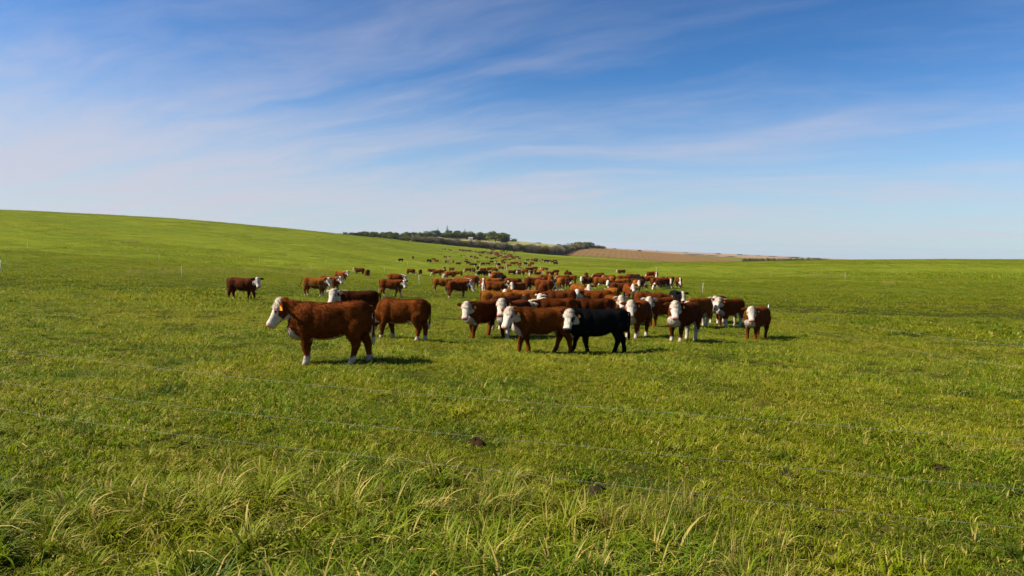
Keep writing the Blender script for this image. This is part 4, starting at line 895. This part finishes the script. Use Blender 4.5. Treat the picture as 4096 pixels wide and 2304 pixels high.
def on(xP, row): return tuple(hit(xP, row))
def g2(*a): return [on(*q) for q in a]
fence('electric fence with tall white posts through the middle of the herd', g2((60, 1078), (726, 1106), (1676, 1141), (2220, 1160), (2810, 1175)), (.8,), (1, 2, 4), .0008, .013)
fence('thin fence with white posts along the foot of the left slope', g2((300, 1030), (635, 1041), (1038, 1051), (1244, 1086), (1537, 1092)), (.8,), (1, 2, 3, 4), .0008, .013)
fence('thin fence high on the left slope with tiny white posts', g2((109, 994), (591, 1013), (917, 1028), (1152, 1031), (1303, 1054), (1630, 1060)), (.8,), (0, 1, 2, 3, 4, 5), .0008, .016)
fence('thin fence crossing behind the far grazing cattle', g2((2086, 1111), (2350, 1094), (2625, 1085), (2960, 1103), (3380, 1120)), (.8,), (0, 1, 2, 4), .0008, .013)

# ------------------------------------------------------------------ cow pats and bare soil in the near pasture
M_PAT = simple_mat('dung', (.030, .019, .008), .95, .35, 12, 0); M_SLAB = simple_mat('dark_mud', (.026, .021, .014), .95, .3, 9, 0)
def pat(name, x, row, w, dp, h, mat, label, cat, seed):
    rs = np.random.RandomState(seed); p = hit(x, row); V = []; F = []; nr_, ns = 6, 20
    for i in range(nr_):
        q = i/(nr_-1)
        for j in range(ns):
            a = j/ns*6.283; k = 1+.18*math.sin(2*a+seed)+.12*math.sin(5*a+seed*2)
            V.append((math.cos(a)*w*q*k, math.sin(a)*dp*q*k, h*(1-q**3)*(1+.2*rs.randn())-.02*q))
    for i in range(nr_-1):
        for j in range(ns): F.append((i*ns+j, (i+1)*ns+j, (i+1)*ns+(j+1) % ns, i*ns+(j+1) % ns))
    o = mesh_obj(name, V, F, mat); o.location = (p[0], p[1], p[2]+.02); return tag(o, label, cat)
pat('cow_pat', 1902, 1778, .11, .10, .045, M_PAT, 'crumbly brown cow pat in the grass below the red calves', 'cow pat', 3)
pat('cow_pat', 3760, 1882, .11, .09, .035, M_PAT, 'dark cow pat in the grass at the far right', 'cow pat', 8)
pat('mud_patch', 3152, 1912, .13, .09, .04, M_SLAB, 'flat grey-black mud patch in the grass at lower right', 'mud patch', 5)
pat('mud_patch', 2390, 1968, .10, .08, .04, M_SLAB, 'small dark mud patch behind the tall grass at lower centre', 'mud patch', 6)

# ------------------------------------------------------------------ the air between
v = [(-13000, -13000, -260), (13000, -13000, -260), (13000, 13000, -260), (-13000, 13000, -260), (-13000, -13000, 60), (13000, -13000, 60), (13000, 13000, 60), (-13000, 13000, 60)]
hm = bpy.data.materials.new('haze_air'); hm.use_nodes = True; ht = hm.node_tree; ht.nodes.clear()
ho = ND(ht, 'ShaderNodeOutputMaterial'); pv = ND(ht, 'ShaderNodeVolumePrincipled'); ht.links.new(pv.outputs[0], ho.inputs['Volume'])
pv.inputs['Color'].default_value = (.80, .89, 1.0, 1); pv.inputs['Density'].default_value = 4e-5; pv.inputs['Anisotropy'].default_value = .2
hz = mesh_obj('haze', v, BF, hm, None, False); tag(hz, 'thin bluish haze over the far fields', kind='stuff')

# ------------------------------------------------------------------ grass
def grass_mat(name, greens, straw, trans=.46):
    m, nt, out = new_mat(name); L = nt.links.new
    d = ND(nt, 'ShaderNodeBsdfPrincipled'); d.inputs['Roughness'].default_value = .55; d.inputs['Specular IOR Level'].default_value = .12
    t = ND(nt, 'ShaderNodeBsdfTranslucent'); mx = ND(nt, 'ShaderNodeMixShader'); mx.inputs[0].default_value = trans
    L(d.outputs[0], mx.inputs[1]); L(t.outputs[0], mx.inputs[2]); L(mx.outputs[0], out.inputs[0])
    at = ND(nt, 'ShaderNodeAttribute', attribute_name='blade'); sp = ND(nt, 'ShaderNodeSeparateColor'); L(at.outputs['Color'], sp.inputs[0])
    g = ND(nt, 'ShaderNodeNewGeometry')
    def nz(sc, det=3):
        n = ND(nt, 'ShaderNodeTexNoise'); n.inputs['Scale'].default_value = sc; n.inputs['Detail'].default_value = det; L(g.outputs['Position'], n.inputs['Vector']); return n.outputs[0]
    c = MIX(nt, sp.outputs[0], greens[0], greens[1])                       # per blade
    c = MIX(nt, RANGE(nt, nz(.55), .38, .64, 0, .8), c, greens[2])          # yellower turf
    c = MIX(nt, RANGE(nt, nz(.11, 2), .45, .68, 0, .65), c, greens[3])
    c = MIX(nt, RANGE(nt, nz(.9, 4), .53, .70, 0, .8), c, greens[4])        # lush dark clumps
    sw = MATH(nt, 'ADD', sp.outputs[1], MATH(nt, 'ADD', RANGE(nt, nz(1.3), .52, .74, 0, .30), RANGE(nt, nz(.22, 3), .52, .72, 0, .12)))
    c = MIX(nt, RANGE(nt, sw, .58, .80), c, straw)
    L(c, d.inputs['Base Color']); L(c, t.inputs['Color']); return m
M_GR = grass_mat('grass_blades', [(.078, .145, .003), (.205, .248, .004), (.230, .245, .005), (.262, .255, .008), (.044, .105, .003)], (.45, .34, .075))
M_TALL = grass_mat('tall_grass_blades', [(.055, .112, .003), (.190, .230, .005), (.205, .218, .007), (.240, .225, .010), (.028, .072, .003)], (.44, .33, .085), .34)
def blades(n, rad, lmin, lmax, wid, lean, segs, rs, straw, clump=0.0, tufts=0):
    a = rs.rand(n)*6.283; q = np.sqrt(rs.rand(n))*rad
    base = np.stack([np.cos(a)*q, np.sin(a)*q, np.full(n, -.015)], 1)
    tt = np.zeros(n)
    if tufts:
        ta = rs.rand(tufts)*6.283; tr = np.sqrt(rs.rand(tufts))*rad; k = rs.randint(0, tufts, n); q = np.sqrt(rs.rand(n))*.045; tt = (rs.rand(tufts)*.5-.25)[k]
        base = np.stack([np.cos(ta)[k]*tr[k]+np.cos(a)*q, np.sin(ta)[k]*tr[k]+np.sin(a)*q, np.full(n, -.015)], 1); a = a+rs.randn(n)*.6; lmul = rs.uniform(.65, 1.35, tufts)[k]
    elif clump: a = a+rs.randn(n)*.8
    else: a = rs.rand(n)*6.283
    dr = np.stack([np.cos(a), np.sin(a), np.zeros(n)], 1); pp = np.stack([-np.sin(a), np.cos(a), np.zeros(n)], 1)
    tw = rs.randn(n)*.7; pp = pp*np.cos(tw)[:, None]+np.array((0, 0, 1.))*np.sin(tw)[:, None]*.4+dr*np.sin(tw)[:, None]*.7
    ln = rs.uniform(lmin, lmax, n)*rs.choice([1, 1, .7, 1.15], n)*(lmul if tufts else 1); k = rs.uniform(lean[0], lean[1], n); wd = wid*rs.uniform(.6, 1.3, n)
    V = []
    for s in range(segs+1):
        t = s/segs; th = k*t**1.2*1.0
        # integrate a bending blade
        hx = ln*(t*np.sin(th*.62)); hz = ln*(t*np.cos(th*.62))
        c = base+dr*hx[:, None]+np.array((0, 0, 1.))*hz[:, None]; w = wd*(1-t**1.6)*(1 if s < segs else 0)
        if s < segs: V += [c-pp*w[:, None], c+pp*w[:, None]]
        else: V += [c]
    V = np.stack(V, 1); m = V.shape[1]; V = V.reshape(-1, 3); T = []
    for s in range(segs-1): T += [(2*s, 2*s+1, 2*s+3), (2*s, 2*s+3, 2*s+2)]
    T += [(2*segs-2, 2*segs-1, 2*segs)]
    F = (np.array(T)[None]+np.arange(n)[:, None, None]*m).reshape(-1, 3)
    colr = np.ones((n, m, 4), np.float32); colr[:, :, 0] = np.clip(rs.rand(n)+tt, 0, 1)[:, None]; colr[:, :, 1] = np.where(rs.rand(n) < straw, rs.uniform(.7, 1, n), rs.uniform(0, .55, n))[:, None]
    return V, F, colr.reshape(-1, 4)
def clump_objs(cname, count, mat, spec, seed):
    col = bpy.data.collections.new(cname)
    for k in range(count):
        rs = np.random.RandomState(seed+k); Vs, Fs, Cs, off = [], [], [], 0
        for sp in spec:
            v, f, c = blades(rs=rs, **sp); Vs.append(v); Fs.append(f+off); Cs.append(c); off += len(v)
        o = mesh_obj(cname+'_tuft', np.concatenate(Vs), np.concatenate(Fs), mat, smooth=True, link=False)
        at = o.data.color_attributes.new('blade', 'FLOAT_COLOR', 'POINT'); at.data.foreach_set('color', np.concatenate(Cs).ravel()); col.objects.link(o)
    return col
def scatter(name, label, pts, scl, tilt, col, ncol, seed):
    rs = np.random.RandomState(seed); n = len(pts)
    me = bpy.data.meshes.new(name); me.vertices.add(n); me.vertices.foreach_set('co', pts.astype(np.float32).ravel())
    a = me.attributes.new('rot', 'FLOAT_VECTOR', 'POINT'); r_ = np.stack([rs.randn(n)*tilt, rs.randn(n)*tilt, rs.rand(n)*6.283], 1); a.data.foreach_set('vector', r_.astype(np.float32).ravel())
    a = me.attributes.new('scl', 'FLOAT', 'POINT'); a.data.foreach_set('value', scl.astype(np.float32))
    a = me.attributes.new('pick', 'INT', 'POINT'); a.data.foreach_set('value', rs.randint(0, ncol, n).astype(np.int32))
    o = bpy.data.objects.new(name, me); COL.objects.link(o)
    ng = bpy.data.node_groups.new(name+'_scatter', 'GeometryNodeTree')
    ng.interface.new_socket('Geometry', in_out='INPUT', socket_type='NodeSocketGeometry'); ng.interface.new_socket('Geometry', in_out='OUTPUT', socket_type='NodeSocketGeometry')
    gi = ng.nodes.new('NodeGroupInput'); go = ng.nodes.new('NodeGroupOutput'); ip = ng.nodes.new('GeometryNodeInstanceOnPoints'); ci = ng.nodes.new('GeometryNodeCollectionInfo')
    ci.inputs['Collection'].default_value = col; ci.inputs['Separate Children'].default_value = True; ci.inputs['Reset Children'].default_value = True
    def na(nm, tp):
        q = ng.nodes.new('GeometryNodeInputNamedAttribute'); q.data_type = tp; q.inputs['Name'].default_value = nm; return q.outputs[0]
    L = ng.links.new
    L(gi.outputs[0], ip.inputs['Points']); L(ci.outputs[0], ip.inputs['Instance']); ip.inputs['Pick Instance'].default_value = True
    L(na('pick', 'INT'), ip.inputs['Instance Index']); L(na('scl', 'FLOAT'), ip.inputs['Scale'])
    e2r = ng.nodes.new('FunctionNodeEulerToRotation'); L(na('rot', 'FLOAT_VECTOR'), e2r.inputs[0]); L(e2r.outputs[0], ip.inputs['Rotation'])
    L(ip.outputs[0], go.inputs[0])
    md = o.modifiers.new('scatter', 'NODES'); md.node_group = ng
    tag(o, label, kind='stuff'); return o
rg = np.random.RandomState(3)
def wedge(n, r0, r1, half=44, power=1.0):
    a = np.radians(rg.uniform(-half, half, n)); r_ = np.sqrt(rg.uniform(r0*r0, r1*r1, n)) if power == 1 else np.exp(rg.uniform(math.log(r0), math.log(r1), n))
    x = r_*np.sin(a); y = r_*np.cos(a); return x, y
def pn(x, y, sc, seed=0):
    r2 = np.random.RandomState(seed+50); v = 0
    for k in range(7):
        q = r2.randn(2)*sc; v = v+np.sin(q[0]*x+q[1]*y+r2.rand()*6.28)
    return v/3.0
short = clump_objs('short', 7, M_GR, [dict(n=120, rad=.26, lmin=.04, lmax=.10, wid=.0050, lean=(.7, 3.0), segs=2, straw=.08, tufts=7), dict(n=50, rad=.26, lmin=.03, lmax=.07, wid=.0048, lean=(.6, 3.0), segs=2, straw=.22), dict(n=8, rad=.24, lmin=.08, lmax=.16, wid=.0030, lean=(.8, 2.8), segs=3, straw=.5)], 100)
mid = clump_objs('mid', 5, M_GR, [dict(n=190, rad=.75, lmin=.05, lmax=.12, wid=.0105, lean=(.4, 2.4), segs=2, straw=.08, tufts=16)], 200)
farc = clump_objs('far', 4, M_GR, [dict(n=190, rad=2.0, lmin=.07, lmax=.15, wid=.024, lean=(.3, 2.0), segs=2, straw=.06)], 300)
tall = clump_objs('tall', 7, M_TALL, [dict(n=62, rad=.07, lmin=.12, lmax=.30, wid=.0078, lean=(.7, 2.9), segs=5, straw=.15, clump=1), dict(n=34, rad=.18, lmin=.06, lmax=.16, wid=.0062, lean=(.8, 2.9), segs=4, straw=.34)], 400)
dry = clump_objs('dry', 4, M_TALL, [dict(n=14, rad=.12, lmin=.28, lmax=.55, wid=.0024, lean=(.1, 1.1), segs=4, straw=.75, clump=1), dict(n=34, rad=.14, lmin=.12, lmax=.30, wid=.0050, lean=(.4, 2.0), segs=4, straw=.30)], 500)
leafy = clump_objs('leafy', 4, M_TALL, [dict(n=26, rad=.07, lmin=.06, lmax=.14, wid=.016, lean=(.9, 2.6), segs=4, straw=.05, clump=1)], 600)
def P3(x, y, dz=0): return np.stack([x, y, ground(x, y)+dz], 1)
x, y = wedge(11500, 2.6, 14); s = .92+.42*pn(x, y, 1.7)+.25*rg.randn(len(x)); 
x2, y2 = wedge(27000, 14, 40); s2 = .92+.42*pn(x2, y2, 1.2)+.25*rg.randn(len(x2))
FY = np.polyval(cf, np.clip(x, -6.5, 5))+(x-np.clip(x, -6.5, 5))*-.28; kp = rg.rand(len(x)) < np.where(y < FY, .6, 1.0); x, y, s = x[kp], y[kp], s[kp]
X_, Y_ = np.concatenate([x, x2]), np.concatenate([y, y2]); S_ = np.clip(np.concatenate([s, s2]), .38, 1.7)
scatter('pasture_grass', 'short green grazed grass with straw blades under the cattle', P3(X_, Y_), S_, .12, short, 7, 1)
x, y = wedge(24000, 30, 120); s = np.clip(1+.35*pn(x, y, .25)+.2*rg.randn(len(x)), .5, 1.8)
scatter('middle_grass', 'grazed grass across the middle of the pasture', P3(x, y), s, .08, mid, 5, 2)
x, y = wedge(30000, 110, 520); s = np.clip(1+.4*pn(x, y, .06)+.25*rg.randn(len(x)), .5, 2.0)
scatter('slope_grass', 'grass on the far green slopes', P3(x, y), s, .05, farc, 4, 3)
# uncut strip along and in front of the near fence
x, y = wedge(5200, 2.4, 9, 50); fy = np.polyval(cf, np.clip(x, -6.5, 5))+(x-np.clip(x, -6.5, 5))*-.28
dens = np.clip((fy+.9-y)/2.2, 0, 1)*np.clip(.45+.65*pn(x, y, 1.5, 2), .06, 1)*np.clip(1.15-.09*np.clip(x, -6, 9)*(y < 9), .3, 1); k = rg.rand(len(x)) < dens
x, y = x[k], y[k]; s = np.clip(.95+.30*pn(x, y, 1.1, 3)+.2*rg.randn(len(x)), .45, 1.6)
xr, yr = wedge(2600, 7, 34); kr = rg.rand(len(xr)) < np.clip(-.15+.75*pn(xr, yr, .8, 21), 0, .7); xr, yr = xr[kr], yr[kr]
for _ in range(260):
    q = hit(rg.uniform(3150, 4200), rg.uniform(1270, 1500)+rg.randn()*20); xr = np.append(xr, q[0]); yr = np.append(yr, q[1])
x = np.concatenate([x, xr]); y = np.concatenate([y, yr]); s = np.concatenate([s, rg.uniform(.28, .52, len(xr))])
scatter('tall_grass', 'tall uncut tussock grass along the bottom of the picture', P3(x, y), s, .10, tall, 7, 4)
x, y = wedge(1500, 2.8, 8, 48); fy = np.polyval(cf, np.clip(x, -6.5, 5))+(x-np.clip(x, -6.5, 5))*-.28
k = rg.rand(len(x)) < np.clip((fy+.1-y)/.8, 0, 1)*np.clip(.10+.5*pn(x, y, 1.6, 9), 0, .8)*np.where(x > -1.2, 1, .35); x, y = x[k], y[k]
spots = [(2010, 2050), (2030, 2080), (2600, 2090), (2640, 2110), (2560, 2130), (2680, 2070), (1960, 2060), (1050, 1990), (1330, 2060)]
for a, b in spots:
    p = hit(a, b); m = 4; x = np.concatenate([x, p[0]+rg.randn(m)*.22]); y = np.concatenate([y, p[1]+rg.randn(m)*.12])
scatter('dry_stalks', 'pale dry grass stalks standing among the tall green tussocks', P3(x, y), rg.uniform(.6, 1.05, len(x)), .10, dry, 4, 5)
# rank weeds where the photo shows darker strips across the valley
pts = []
for xa, xb, row, th, m in ((500, 1330, 1092, 12, 420), (2255, 2480, 1042, 5, 160), (2330, 2480, 1064, 3, 60), (3525, 3600, 1137, 4, 30), (480, 560, 972, 1.5, 30), (2960, 3400, 1107, 3, 60)):
    for _ in range(m): pts.append(hit(rg.uniform(xa, xb), row+rg.randn()*th*.5))
pts = np.array(pts); dd = np.linalg.norm(pts, axis=1)
scatter('rank_weeds', 'brownish rank weeds in strips across the valley', pts, np.clip(dd/70, 1.0, 3.2)*rg.uniform(.6, 1.2, len(pts)), .1, dry, 4, 6)

x, y = wedge(700, 2.6, 26); k = rg.rand(len(x)) < np.clip(.15+.6*pn(x, y, .9, 14), 0, .8); x, y = x[k], y[k]
scatter('broadleaf_weeds', 'low broad-leaved weeds scattered through the near grass', P3(x, y), rg.uniform(.5, 1.1, len(x)), .15, leafy, 4, 7)
